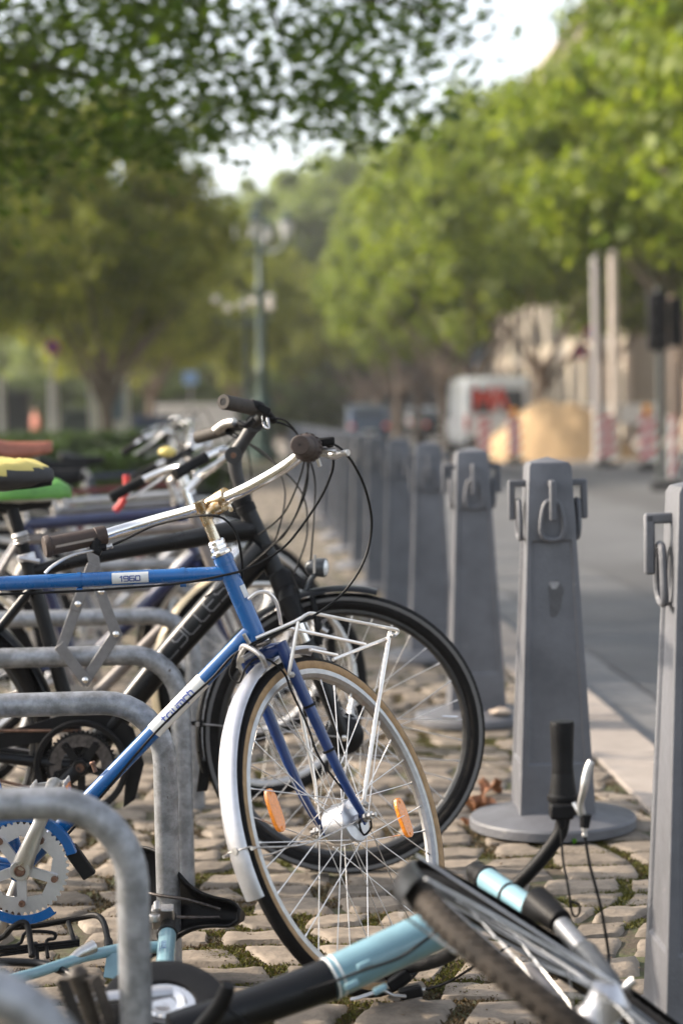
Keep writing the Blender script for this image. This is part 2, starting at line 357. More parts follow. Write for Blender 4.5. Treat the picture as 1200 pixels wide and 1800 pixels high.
def saddle_mesh(nose, back, up, wid=.16, thick=.05, k=24, mid=.62):
    """loft: narrow nose to broad rear, ∩ section with a hollow underside"""
    nose, back, up = V(nose), V(back), V(up).normalized(); d = (back-nose); L_ = d.length; d.normalize(); up = (up-d*up.dot(d)).normalized(); q = d.cross(up)
    mb = MB(); vs = []; ns = 17
    for i in range(k+1):
        t = i/k
        wdt = (.026 + .002*min(1, t*8) + (wid/2-.026)*(1/(1+math.exp(-(t-mid)*10))))*math.sqrt(max(.02, 1-max(0, (t-.86)/.14)**2.2))*math.sqrt(min(1, 1-(1-min(1, t*9+.12))**2))
        h = up*(.010*math.sin(t*3.0)*-1 + .018*max(0, t-.6)/.4)
        dr = thick*(.7+.3*math.sin(math.pi*min(1, t*1.1)))*(.55 if t > .97 else 1)
        for j in range(ns):
            a = math.pi*j/(ns-1); x = math.cos(a); z = math.sin(a)
            vs.append(nose+d*(L_*t)+q*(wdt*math.copysign(abs(x)**.8, x))+h+up*(dr*(z**.75)-dr*.75))
    fs = [[i*ns+j, i*ns+j+1, (i+1)*ns+j+1, (i+1)*ns+j] for i in range(k) for j in range(ns-1)]
    fs += [list(range(ns)), [k*ns+j for j in range(ns)][::-1]]
    mb.add(vs, fs)
    def rail(s):
        return sm([nose+d*(L_*.16)-up*(thick*.45)+q*s*.008, nose+d*(L_*.40)-up*(thick*.9)+q*s*.018, nose+d*(L_*.66)-up*(thick*.95)+q*s*.022, nose+d*(L_*.93)-up*(thick*.25)+q*s*.038], 6)
    return mb, rail
def saddle(par, nose, back, up, m=SADB, wid=.16, thick=.05, name='saddle', mid=.62):
    mb, rail = saddle_mesh(nose, back, up, wid, thick, mid=mid); o = mb.build(name, m, par)
    o.modifiers.new('shell', 'SOLIDIFY').thickness = .006
    for s in (-1, 1): MB().tube(rail(s), .0032, 8).build('saddle_rail', DSTEEL, o)
    return o
def chainset(par, c, n, rad, m, arm_dir, arm_m, teeth=46, guard_m=None, arm_len=.17, holes=5, bolt_m=BRASS):
    c, n = V(c), V(n).normalized(); u, w_ = perp(n); mb = MB(); pts = []
    for k in range(teeth*4):
        a = 2*math.pi*k/(teeth*4); r = rad+(.0035 if k % 4 in (1, 2) else -.0025); pts.append((r, a))
    inner = [(rad*.80, a) for r, a in pts]
    for s in (-1, 1):
        pass
    N_ = len(pts); vs = []
    for (r, a) in pts:
        for rr, h in ((r, .0016), (rad*.86, .0022), (rad*.74, .0022), (rad*.74, -.0022), (rad*.86, -.0022), (r, -.0016)):
            vs.append(c+(u*math.cos(a)+w_*math.sin(a))*rr+n*h)
    fs = [[i*6+j, i*6+(j+1) % 6, ((i+1) % N_)*6+(j+1) % 6, ((i+1) % N_)*6+j] for i in range(N_) for j in range(6)]
    mb.add(vs, fs)
    for k in range(holes):
        a = 2*math.pi*(k+.25)/holes; e = u*math.cos(a)+w_*math.sin(a); t_ = n.cross(e)
        mb.bar(c+e*.012+n*.003, c+e*rad*.80+n*.003, .019, .009, n)
        for s in (-1, 1):                   # webs running to the next arm
            b2 = 2*math.pi*(k+.25+.5*s)/holes; e2 = u*math.cos(b2)+w_*math.sin(b2); mb.bar(c+e*rad*.70, c+e2*rad*.78, .009, .004, n)
    o = mb.build('chainring', m, par, ang=30, bev=0)
    for k in range(holes):
        a = 2*math.pi*(k+.25)/holes; e = u*math.cos(a)+w_*math.sin(a)
        MB().lathe([(.0001, .0115), (.003, .0115), (.0032, .013), (.0065, .013), (.0072, .006), (.0072, 0)], c+e*rad*.76, n, 12).build('chainring_bolt', bolt_m, o)
    e = V(arm_dir).normalized(); e = (e-n*e.dot(n)).normalized()
    ar = MB().tube([c+n*.012+e*-.012, c+n*.014+e*.01, c+n*.02+e*arm_len*.5, c+n*.026+e*arm_len*.94, c+n*.026+e*(arm_len+.01)], [.012, .021, .0135, .013, .009], 14, flat=.5, ref=e.cross(n))
    ar.lathe([(.0001, .016), (.011, .016), (.012, .024), (.019, .024), (.021, .018), (.021, .0), (.0001, 0)], c, n, 24)
    ao = ar.build('crank_arm', arm_m, par)
    MB().lathe([(.0001, .022), (.0075, .022), (.0095, .0265), (.0105, .0255), (.0105, .015)], c, n, 16).build('crank_bolt', BRASS, ao)
    return c+e*arm_len+n*.03
def pedal(par, c, ax, fwd, m=DSTEEL, cage=STEEL, refl=True):
    c, ax, fwd = V(c), V(ax).normalized(), V(fwd).normalized(); up = ax.cross(fwd)
    b = MB().tube([c, c+ax*.01, c+ax*.05, c+ax*.095], [.007, .016, .013, .012], 14)
    for s in (-1, 1):
        b.bar(c+ax*.018+fwd*s*.032, c+ax*.098+fwd*s*.032, .024, .003, fwd)
        for k in range(8): b.box(c+ax*(.022+.0095*k)+fwd*s*.032+up*.014, ax*.0025, fwd*.0015, up*.003)
    b.bar(c+ax*.018-fwd*.032, c+ax*.018+fwd*.032, .018, .004, ax); b.bar(c+ax*.096-fwd*.032, c+ax*.096+fwd*.032, .018, .004, ax)
    o = b.build('pedal', cage, par, bev=.0008)
    if refl:
        for s in (-1, 1): MB().box(c+ax*.058+fwd*s*.0345, ax*.022, fwd*.0022, up*.008).build('pedal_reflector', ORANGE, o, bev=.001)
def vgroove_grip(mb, a, b, r, ridges=14):
    a, b = V(a), V(b); d = b-a; L_ = d.length; pr = [(.0001, 0), (r*.8, 0), (r, .003)]
    for i in range(ridges): t = .006+(L_-.012)*i/ridges; s_ = (L_-.012)/ridges; pr += [(r, t), (r, t+s_*.55), (r*.94, t+s_*.65), (r*.94, t+s_*.9)]
    pr += [(r*1.08, L_-.006), (r*1.08, L_-.001), (.0001, L_)]
    mb.lathe(pr, a, d, 20)

# ================================================================ BLUE BICYCLE
YB = 3.95
def B(px, py, dy=0.0): return at(px, py, YB+dy)
bb = B(38, 1526)
blue = thing('bicycle', 'blue city bicycle with chrome handlebar and silver mudguard leaning in the rack', 'bicycle', (bb.x, bb.y, 0))
ht, hb = B(391, 979), B(455, 1128)
S = (ht-hb).normalized()                                   # steering axis, upwards
fw = (V((1, 0, 0))-S*S.x).normalized(); yw = V((0, 1, 0))
STE = R(60)
FS = (fw*math.cos(STE)+yw*math.sin(STE)).normalized(); NS = S.cross(FS).normalized()   # steered forward, steered left
H = at(603, 1448, YB)
for _ in range(6):
    o_ = (H-hb).dot(fw); rk = o_/math.cos(STE); H = at(603, 1448, YB+rk*math.sin(STE))
rk = (H-hb).dot(FS); Hs = (H-hb).dot(S); WB = H.z/ math.sqrt(1-NS.z**2)
print('blue: rake', round(rk, 3), 'drop', round(Hs, 3), 'hub', tuple(round(x, 3) for x in H), 'R', round(WB, 3))
WB = min(.347, WB)
def st(a, f_, n_): return hb+S*a+FS*f_+NS*n_              # steering coordinates: up the axis, forward, left
seatc = B(-130, 1032)
fr = MB()
fr.tube([ht+S*.004, hb], .0188, 20); fr.cyl(ht, ht-S*.012, .0205, seg=20); fr.cyl(hb, hb+S*.012, .0205, seg=20)
tt0, tt1 = B(398, 1008), seatc
fr.tube([tt0, tt1], .0146, 18)
dt0, dt1 = B(448, 1102), bb
fr.tube([dt0, dt1], .0163, 18)
st_top = seatc+(seatc-bb).normalized()*.03
fr.tube([bb, st_top], .0146, 18)
fr.cyl(bb-V((0, .036, 0)), bb+V((0, .036, 0)), .021, seg=20)
rh = at(-345, 1452, YB)                                     # rear hub
for s in (-1, 1):
    fr.tube([bb+V((-.02, s*.02, 0)), rh+V((.02, s*.06, 0))], [.012, .008], 12); fr.tube([seatc+V((0, s*.014, 0)), rh+V((0, s*.062, .01))], [.008, .006], 12)
for a_, b_, r_ in ((ht-S*.03, tt0+(tt1-tt0).normalized()*.02, .0),): pass
fro = fr.build('frame', BLUE, blue)
# cable clips under the tubes
for px in (140, 322):
    p = tt0.lerp(tt1, (398-px)/(398+130)); t_ = (tt1-tt0).normalized()
    MB().lathe([(.0162, -.004), (.0162, .004)], p, t_, 14).cyl(p-t_*.006+V((0, -.004, -.019)), p+t_*.006+V((0, -.004, -.019)), .004, seg=8).build('cable_clip', BLUE, fro)
# decals: silver band with year on the top tube, white band with lettering on the down tube
TT = lambda px: tt0.lerp(tt1, (398-px)/(398+130))
dc = MB(); A_, B_ = TT(198), TT(262); cylpatch(dc, A_, B_, .0151, .0118, (0, -1, .1)); dd = dc.build('decal', DECAL, blue, ang=80)
lt = MB(); write(lt, '1960', .0098, .0023, (lambda f_: (lambda x, y: f_(x, y)))(cylmap(A_, B_, .0154, (0, -1, -.12))), gap=.28, wx=1.5); lt.build('lettering', DECALB, dd, ang=80)
DT = lambda t: dt0.lerp(dt1, t)
A_, B_ = DT(.625), DT(.372)
A_ = dt0+(dt1-dt0)*((V(at(262, 1277, YB))-dt0).dot((dt1-dt0).normalized())/(dt1-dt0).length); B_ = dt0+(dt1-dt0)*((V(at(348, 1186, YB))-dt0).dot((dt1-dt0).normalized())/(dt1-dt0).length)
dc = MB(); cylpatch(dc, A_, B_, .0168, .0235, (0, -1, .1), n=16); dd = dc.build('decal', WHITE, blue, ang=80)
lt = MB(); write(lt, 'triumph', .0158, .0028, cylmap(A_, B_, .0171, (0, -1, .0)), gap=.24, wx=1.02); lt.build('lettering', mat('blue_lettering', (.06, .10, .38), .4), dd, ang=80)
hbm = MB(); cylpatch(hbm, st(.118, 0, 0), st(.092, 0, 0), .0193, .008, (1, -.75, .2)); hbm.build('head_badge', DECAL, fro, ang=80)
# headset
MB().lathe([(.0145, 0), (.0215, .001), (.0225, .004), (.0225, .007), (.019, .009), (.0175, .012), (.0185, .014), (.0185, .020), (.016, .021), (.016, .0225), (.0175, .0235), (.0175, .030), (.0145, .033), (.012, .033)], ht+S*.003, S, 12).build('headset', CHROME, fro, ang=20)
MB().lathe([(.0185, 0), (.022, -.002), (.022, -.006), (.018, -.010), (.016, -.014)], hb, S, 24).build('headset_cup', CHROME, fro)
# fork: crown with two flat shoulders, curved blades
al = -.028
crown = MB()
crown.tube([st(al, 0, -.048), st(al+.002, 0, -.03), st(al+.003, 0, 0), st(al+.002, 0, .03), st(al, 0, .048)], [.0125, .014, .017, .014, .0125], 14)
crown.tube([st(0, 0, 0), st(al-.02, 0, 0)], .0165, 16)
for s in (-1, 1):
    pts = sm([st(al+.012, 0, s*.046), st(al-.05, 0, s*.047), st(Hs*.45, rk*.02, s*.050), st(Hs*.72, rk*.10, s*.052), st(Hs*.88, rk*.45, s*.053), st(Hs*.975, rk*.88, s*.053)], 6)
    n_ = len(pts); crown.tube(pts, [.0132-.0062*(i/(n_-1))**1.3 for i in range(n_)], 14)
    crown.bar(st(Hs*.97, rk*.85, s*.052), st(Hs-.012, rk+.004, s*.050), .018, .004, NS)
fork = crown.build('fork', DBLUE, blue)
for fr_ in (.38, .62): MB().lathe([(.0128, -.0025), (.0135, -.002), (.0135, .002), (.0128, .0025)], st(Hs*fr_, rk*.03, -.0505 if fr_ < .5 else -.0515), S, 14).build('clip_band', MBLACK, fork)
# wheel
hubp = [(.004, -.062), (.0045, -.045), (.009, -.044), (.010, -.036), (.030, -.035), (.043, -.033), (.045, -.030), (.045, -.027), (.041, -.025), (.040, .010), (.037, .022), (.037, .026), (.030, .029), (.010, .034), (.009, .044), (.0045, .045), (.004, .062)]
wo = wheel(blue, H, NS, WB, .0165, RUBBER, mat('worn_rim', (.36, .355, .35), .38, 1, .15, 60), SATIN, TAN, hub=(.040, .027), nsp=36, ref=S, hubprof=hubp, rimw=.0125)
for s in (-1, 1):
    MB().lathe([(.004, 0), (.011, 0), (.011, .006), (.006, .007), (.006, .010), (.0085, .011), (.0085, .017), (.0045, .018), (.0045, .026), (.001, .026)], H+NS*s*.055, NS*s, 10).build('axle_nut', STEEL, wo, ang=20)
def rimp(a, r=.31, n_=0): return H+(S*math.cos(R(a))-FS*math.sin(R(a)))*r+NS*n_      # angle from the top towards the rear
reflector(wo, at(483, 1425, (H-FS*.2).y), rimp(86)-rimp(78), NS); reflector(wo, at(709, 1438, (H+FS*.2).y), rimp(-94)-rimp(-102), NS)
# rear wheel (out of the frame to the left)
wheel(blue, rh, (0, 1, 0), .342, .0165, RUBBER, ALU, ALU, TAN, hub=(.025, .03), single=False, seg=48)
# mudguard, its wire stay and mounting
mg = guard_arc(blue, H, NS, WB+.024, -27, 91, S, SATIN, wd=.0215, dep=.011)
# align: profile angle 0 is S, positive turns towards NS x S = -FS
en = rimp(84, WB+.02)
stay = MB()
for s in (-1, 1):
    stay.tube(sm([H+NS*s*.05, rimp(82, .2, s*.046), rimp(77, WB-.01, s*.034), rimp(76, WB+.012, s*.027), rimp(76, WB+.0215, s*.012), rimp(76, WB+.0215, 0)], 5), .0019, 8)
stay.build('mudguard_stay', STEEL, mg)
MB().tube([rimp(76, WB+.018, 0), rimp(76, WB+.026, 0)], .007, 12).build('stay_bolt', ALU, mg)
MB().cyl(rimp(76.6, WB+.004, .030), rimp(76.6, WB+.018, .034), .0035, seg=8).build('stay_bolt', ALU, mg)
MB().cyl(rimp(76.6, WB+.004, -.030), rimp(76.6, WB+.018, -.034), .0035, seg=8).build('stay_bolt', ALU, mg)
# quill stem and handlebar
top = B(357, 880)
stp = st((top-hb).dot(S), 0, 0)
clamp = at(386, 884, YB-.0)
stem = MB(); stem.tube([ht+S*.03, stp, stp+S*.002], [.0112, .0112, .0125], 18); stem.cyl(stp, stp+S*.003, .0128, seg=18)
stem.tube(sm([stp-S*.035, (stp-S*.030).lerp(clamp, .5), clamp+V((0, 0, -.006))], 5), [.011, .0125, .0125], 14)
CL = at(384, 880, YB+.012)
rd = (at(508, 806, YB-.09)-CL).normalized()
stem.cyl(CL-rd*.020, CL+rd*.024, .0178, seg=20); stem.bar(CL-rd*.012+S*-.018, CL+rd*.02+S*-.02, .012, .012, S)
stem.lathe([(.0001, 0), (.005, 0), (.005, .006), (.0001, .006)], CL+rd*.02-S*.028+V((0, -.006, 0)), (0, -1, 0), 8)
sto = stem.build('stem', TARN, blue)
RB = [CL, at(430, 860, YB-.035), at(478, 834, YB-.075), at(512, 812, YB-.10), at(536, 792, YB-.135), at(541, 786, YB-.18)]
LB = [CL, at(340, 896, YB+.055), at(290, 910, YB+.085), at(240, 924, YB+.095), at(205, 934, YB+.085), at(178, 943, YB+.07)]
bar = MB(); pts = sm(LB[::-1]+RB[1:], 8); bar.tube(pts, .0122, 18); bo = bar.build('handlebar', CHROME, blue)
GL0, GL1 = at(186, 940, YB+.074), at(82, 961, YB+.030)
g = MB(); d = (GL1-GL0).normalized(); L_ = (GL1-GL0).length
g.lathe([(.0128, 0), (.0185, .0), (.0195, .003), (.0195, .022), (.0178, .023), (.0182, .05), (.0188, L_*.6), (.0192, L_-.008), (.0225, L_-.006), (.0225, L_+.002), (.020, L_+.005), (.0001, L_+.005)], GL0, d, 26)
go = g.build('grip', GRIP, blue, ang=50)
sl_ = MB(); c0 = V((0, -1, -.05)); c0 = (c0-d*c0.dot(d)).normalized(); q = c0.cross(d)
if q.z < 0: q = -q
for k in range(17):
    t = .030+k*(L_-.045)/17
    for a, b in ((0, 1), (1, 0)):
        p0 = GL0+d*(t)+ (c0*math.cos(-.25+.28*a)+q*math.sin(-.25+.28*a))*.0192; p1 = GL0+d*(t+.0062)+(c0*math.cos(-.25+.28*b)+q*math.sin(-.25+.28*b))*.0192
        sl_.tube([p0, p1], .0006, 5)
sl_.build('stitching', THREAD, go)
e1 = at(527, 782, YB-.265); e0 = at(543, 788, YB-.16); d = (e1-e0).normalized(); L_ = (e1-e0).length
g = MB(); g.lathe([(.0128, 0), (.024, 0), (.0265, .004), (.027, .028), (.024, .033), (.0235, .045), (.022, .048), (.0195, .052), (.019, L_-.004), (.017, L_), (.006, L_+.001), (.0001, L_+.0005)], e0, d, 28)
for k in range(16):
    a = 2*math.pi*k/16; u_, w2 = perp(d); e = u_*math.cos(a)+w2*math.sin(a); g.box(e0+d*.018+e*.0268, d*.011, d.cross(e)*.0022, e*.0012)
g.build('twist_grip', GRIP, bo, ang=50)
MB().lathe([(.0001, 0), (.0018, 0), (.0018, .001)], e1+d*.0008, d, 10).build('grip_hole', SADB, bo)
# right hand brake lever + perch, shifter housing
pv = at(585, 800, YB-.12)
lv = MB(); lv.tube(sm([at(560, 795, YB-.13), at(575, 797, YB-.13), at(590, 797, YB-.14), at(604, 794, YB-.16), at(611, 796, YB-.17)], 5), [.006, .0075, .008, .0065, .0055, .0072], 12, flat=.8) if False else None
lv = MB(); p_ = sm([at(558, 796, YB-.13), at(578, 799, YB-.13), at(590, 800, YB-.14), at(604, 796, YB-.16), at(612, 796, YB-.17)], 5)
lv.tube(p_, [.005, .006, .0065, .0065, .0065, .007, .0078, .0082, .0085, .0085, .008, .007, .006, .0055, .0055, .0055, .0055, .006, .0065, .0066, .0055][:len(p_)], 12)
lv.tube([at(566, 791, YB-.15), at(590, 793, YB-.16)], [.004, .0045], 8); lv.build('brake_lever', ALU, bo)
MB().box(at(566, 777, YB-.15), (.024, -.006, .002), (.0, .012, 0), (0, 0, .0085)).tube([at(585, 778, YB-.15), at(575, 783, YB-.14)], .007, 10).build('shifter_housing', MBLACK, bo, bev=.004)
MB().lathe([(.0001, 0), (.004, 0), (.004, .016), (.0001, .016)], at(558, 806, YB-.13), (.3, .2, -1), 10).build('lever_screw', ALU, bo)
# left brake lever, perch
p_ = sm([at(166, 967, YB+.05), at(150, 970, YB+.03), at(130, 975, YB+.01), at(108, 985, YB-.01), at(90, 997, YB-.02), at(79, 1008, YB-.025)], 5)
MB().tube(p_, [.0055, .007, .0065, .006, .006, .0055, .005, .0048, .0048, .005, .0052], 12, flat=.6).build('brake_lever', ALU, bo)
MB().tube([at(170, 948, YB+.06), at(166, 966, YB+.05), at(178, 972, YB+.05)], [.012, .011, .008], 12).tube([at(172, 963, YB+.05), at(186, 962, YB+.055)], .0075, 10).build('lever_perch', MBLACK, bo)
MB().lathe([(.0035, 0), (.0055, 0), (.0055, .004), (.0042, .005), (.0042, .009), (.0055, .010), (.0055, .014), (.003, .015)], at(186, 962, YB+.055), (1, 0, .2), 10).build('barrel_adjuster', ALU, bo)
# cables
def cable(par, pts, r=.0026, m=MBLACK): return MB().tube(sm(pts, 8), r, 8).build('cable', m, par)
cable(blue, [at(188, 962, YB+.055), at(220, 948, YB+.05), at(270, 924, YB+.04), at(320, 911, YB+.0), at(360, 906, YB-.03), at(392, 911, YB-.04), at(415, 938, YB-.035), at(425, 985, YB-.02), at(426, 1030, YB+.01)])
cable(blue, [at(586, 808, YB-.13), at(583, 830, YB-.12), at(565, 872, YB-.10), at(530, 925, YB-.06), at(495, 965, YB-.03), at(440, 998, YB-.028), at(390, 1012, YB-.028), at(320, 1025, YB-.022), at(230, 1033, YB-.016), at(120, 1040, YB-.014), at(0, 1045, YB-.014), at(-120, 1050, YB-.014)])
cable(blue, [at(577, 776, YB-.15), at(600, 790, YB-.12), at(625, 822, YB-.08), at(645, 870, YB-.04), at(653, 925, YB), at(640, 985, YB), at(605, 1040, YB), at(555, 1080, YB-.02), at(500, 1106, YB-.03), at(450, 1128, YB-.03), at(410, 1152, YB-.025), at(375, 1190, YB-.02), at(330, 1232, YB-.016), at(262, 1300, YB-.016), at(180, 1398, YB-.014), at(90, 1500, YB-.012)])
cable(blue, [at(476, 1117, YB-.035), at(440, 1138, YB-.04), at(415, 1150, YB-.03), at(404, 1185, YB-.03), at(420, 1200, YB-.04), at(432, 1175, YB-.05), at(450, 1158, YB-.05), at(475, 1162, YB-.05), at(500, 1185, YB-.03), at(512, 1215, YB-.03), at(540, 1275, YB-.03), at(560, 1330, YB-.02), at(600, 1385, YB-.02), at(628, 1415, YB-.01), at(632, 1452, YB-.01), at(640, 1468, YB), at(652, 1455, YB), at(650, 1440, YB)], .0022)
# caliper brake at the crown
br = MB(); br.tube(sm([st(-.045, -.055, -.03), st(-.02, -.065, -.035), st(.0, -.055, -.012), st(.005, -.045, .012), st(-.03, -.05, .035)], 5), .0055, 10)
br.tube(sm([st(-.06, -.045, .03), st(-.02, -.05, .03), st(.004, -.05, .0)], 5), .005, 10); br.cyl(st(-.014, -.02, 0), st(-.014, -.075, 0), .006, seg=10); br.cyl(st(.008, -.05, -.012), st(.03, -.055, -.012), .004, seg=8)
br.lathe([(.001, 0), (.007, 0), (.007, .005), (.001, .005)], st(-.014, -.075, 0), -FS, 6); br.build('caliper_brake', STEEL, blue, ang=25)
MB().box(st(-.004, -.03, -.02), NS*.024, FS*.009, S*.004).build('brake_bridge', DSTEEL, blue, bev=.003)
# chainset, blue chain guard ring, crank to raised pedal
cs = at(38, 1527, YB-.045)
pc = chainset(blue, cs, (0, -1, 0), .0905, SATIN, at(98, 1380, YB)-at(38, 1527, YB), ALU, arm_len=.188)
guard = MB().lathe([(.094, .004), (.112, .004), (.113, .002), (.113, -.012), (.110, -.012), (.110, 0), (.094, 0)], cs, (0, -1, 0), 40, closed=True, a0=-75, a1=215, u=(0, 0, 1))
guard.build('chain_guard', BLUE, blue)
pedal(blue, pc, (0, -1, 0), (1, 0, .1), cage=ALU)
MB().tube(sm([at(38, 1445, YB-.03), at(-60, 1430, YB-.03), at(-330, 1420, YB-.03)], 4), .004, 6).tube(sm([at(38, 1608, YB-.03), at(-80, 1570, YB-.03), at(-330, 1480, YB-.03)], 4), .004, 6).build('chain', BRASS, blue)
cr2 = MB().tube([cs+V((0, .085, 0)), cs+V((.0, .09, 0))+(at(-22, 1674, YB)-at(38, 1527, YB))], [.016, .012], 12); cr2.build('crank_arm', ALU, blue)
MB().box(at(140, 1515, YB-.02), (.0, .010, 0), (.020, 0, -.030), (.012, 0, .007)).box(at(118, 1478, YB-.02), (.0, .004, 0), (.014, 0, -.018), (.004, 0, .003)).build('kickstand_foot', SADB, blue, bev=.003)
MB().lathe([(.0045, 0), (.0045, .016), (.006, .017), (.006, .021), (.003, .023)], at(168, 1357, YB-.002), (-.3, -.1, 1), 10).build('frame_bolt', BRASS, blue)
# saddle and post (out of the frame)
MB().tube([st_top, st_top+(st_top-bb).normalized()*.13], .0128, 14).build('seat_post', ALU, blue)
sp = st_top+(st_top-bb).normalized()*.15
saddle(blue, sp+V((.15, 0, .0)), sp+V((-.12, 0, .01)), (0, 0, 1))
# front rack of bright wire
rk_ = MB(); RR = .0037
P = lambda px, py, dy: at(px, py, YB+dy)
rk_.tube(sm([P(436, 1053, -.02), P(452, 1042, -.02), P(470, 1042, .0), P(486, 1060, .01), P(494, 1098, .03)], 6), RR, 10)
rk_.tube(sm([P(450, 1122, -.035), P(520, 1092, -.03), P(538, 1081, -.02), P(553, 1079, -.0), P(610, 1090, .08), P(682, 1104, .18), P(698, 1108, .2), P(696, 1115, .2), P(676, 1124, .17), P(640, 1138, .10), P(585, 1160, -.02)], 5), RR, 10)
rk_.tube([P(498, 1102, -.02), P(642, 1133, .13)], RR, 10); rk_.tube([P(545, 1142, -.03), P(592, 1152, .03)], RR, 10); rk_.tube([P(450, 1122, -.035), P(498, 1102, -.02)], RR, 10)
rk_.tube(sm([P(524, 1093, -.03), P(518, 1125, -.035), P(511, 1165, -.04), P(508, 1182, -.04), P(512, 1190, -.04)], 4), RR*1.1, 10)
rk_.tube(sm([P(684, 1112, .18), P(683, 1125, .17), P(664, 1240, .08), P(643, 1380, .01), P(640, 1412, 0.0)], 4), RR*1.15, 10)
rk_.tube(sm([P(516, 1180, .10), P(530, 1260, .10), P(553, 1375, .09), P(556, 1412, .085)], 4), RR*1.1, 10)
rko = rk_.build('front_rack', mat('rack_wire', (.78, .74, .70), .3, .75, .1, 60), blue)
for p in (P(689, 1117, .175), P(512, 1186, -.045), P(642, 1414, -.004)): MB().lathe([(.001, 0), (.0065, 0), (.0065, .005), (.0035, .006), (.0035, .012), (.001, .012)], p, (0.3, -1, 0), 6).build('rack_bolt', STEEL, rko, ang=20)

# ================================================================ BLACK BICYCLE
YK = 4.98
def K(px, py, dy=0.0): return at(px, py, YK+dy)
kh = K(605, 1297); kbb = K(147, 1342)
black = thing('bicycle', 'black trekking bicycle with thick down tube and suspension fork behind the blue one', 'bicycle', (kbb.x, kbb.y, 0))
kR = .355
kh.z = kR; krh = V((kh.x-1.09, YK, kR))
kt, kb = K(432, 893), K(484, 1005); KS = (kt-kb).normalized(); KF = (V((1, 0, 0))-KS*KS.x).normalized()
f = MB(); f.tube(sm([kt, kt.lerp(kb, .25), kt.lerp(kb, .75), kb], 4), [.0225, .0225, .027, .029, .027, .024], 20)
f.tube(sm([K(448, 930), K(400, 935), K(330, 948), K(250, 962), K(150, 982), K(62, 1004)], 5), [.028, .024, .021, .019, .017, .016], 18)
dtk = [K(462, 965), K(400, 1035), K(300, 1148), K(200, 1272), kbb]
f.tube(sm(dtk, 5), [.040, .038, .036, .032, .028], 20)
kst = K(52, 1000)
f.tube([kbb, kst+(kst-kbb).normalized()*.03], .0185, 18); f.cyl(kbb-V((0, .04, 0)), kbb+V((0, .04, 0)), .026, seg=20)
for s in (-1, 1):
    f.tube([kbb+V((-.03, s*.03, 0)), krh+V((0, s*.062, .0))], [.016, .010], 12); f.tube([K(60, 1030)+V((0, s*.018, 0)), krh+V((0, s*.065, .01))], [.011, .008], 12)
kf = f.build('frame', BLACK, black)
def wr(text, A, B_, rad, h, wd, m, face, gap=.22, wx=1.0):
    l = MB(); write(l, text, h, wd, cylmap(A, B_, rad, face), gap=gap, wx=wx); l.build('lettering', m, kf, ang=80)
wr('CYCLES', K(298, 1150), K(398, 1037), .0375, .037, .0042, GREYL, (0, -1, .15), gap=.24, wx=1.15)
wr('EXTREME', K(290, 956), K(380, 938), .0235, .0068, .0016, MAT0 if False else mat('black_lettering', (.002, .002, .002), .3), (0, -1, .25), gap=.25, wx=1.3)
MB().lathe([(.0235, 0), (.025, .002), (.025, .02), (.021, .022), (.021, .026), (.0235, .027), (.0235, .04), (.018, .042), (.018, 0)], kt-KS*.012, KS, 24, closed=True).build('headset', MBLACK, kf)
# adjustable stem
s0 = K(420, 850); s1 = K(411, 800); s2 = K(448, 744)
stm = MB(); stm.tube([kt, s0], [.017, .016], 16); stm.tube(sm([s0, K(414, 825), s1], 4), [.016, .017, .019], 14); stm.cyl(s1-V((0, .024, 0)), s1+V((0, .024, 0)), .0215, seg=20)
stm.tube([s1, K(428, 775), s2], [.019, .0165, .019], 14); stm.cyl(s2-V((0, .03, 0)), s2+V((0, .03, 0)), .0225, seg=18)
so = stm.build('stem', mat('anthracite_paint', (.018, .017, .017), .5, 0, .3, 50, bump=.05), black)
MB().lathe([(.0001, .002), (.003, .002), (.0035, .004), (.007, .004), (.0075, 0)], s1-V((0, .024, 0)), (0, -1, 0), 16).build('stem_bolt', BRASS, so)
bark = MB(); bark.tube(sm([K(402, 708, -.30), K(440, 714, -.24), K(462, 728, -.14), s2+V((0, -.03, 0)), s2+V((0, .03, 0)), K(430, 748, .14), K(400, 752, .24), K(352, 768, .30)], 6), .0125, 14)
bk = bark.build('handlebar', MBLACK, black)
g = MB(); a, b = at(392, 706, YK-.33), at(442, 716, YK-.23); dd = (b-a); u2 = dd.normalized()
g.lathe([(.009, .004), (.009, 0), (.0172, 0), (.0185, .003), (.0175, .03), (.0180, .07), (.0175, dd.length-.004), (.020, dd.length)], a, dd, 22); g.build('grip', mat('worn_grip', (.030, .023, .017), .7, 0, .4, 60, bump=.4, bscale=400), bk)
MB().cyl(a+u2*.003, a+u2*.001, .0092, seg=16).build('bar_end_hole', SADB, bk)
g = MB(); a, b = at(346, 769, YK+.31), at(404, 752, YK+.22); dd = b-a
g.lathe([(.0001, 0), (.014, 0), (.0175, .004), (.0175, .05), (.0165, dd.length*.9), (.019, dd.length)], a, dd, 22); g.build('grip', MATS['worn_grip'], bk)
MB().tube(sm([K(430, 717, -.25), K(452, 712, -.23), K(468, 724, -.2), K(482, 740, -.16)], 5), [.013, .016, .015, .009], 12).box(K(458, 716, -.23), (.022, 0, -.012), (0, .012, 0), (.004, 0, .008)).build('shifter', MBLACK, bk, bev=.003)
MB().tube(sm([K(418, 742, -.20), K(432, 748, -.21), K(445, 738, -.2)], 4), [.006, .010, .009], 10).build('shift_paddle', SADB, bk)
MB().tube(sm([K(462, 730, -.22), K(464, 748, -.24), K(472, 752, -.24), K(470, 735, -.22)], 5), .003, 8).build('lever_clamp', CHROME, bk)
MB().tube(sm([K(380, 757, .2), K(396, 745, .18), K(412, 742, .16)], 4), [.013, .017, .012], 12).build('shifter', STEEL, bk)
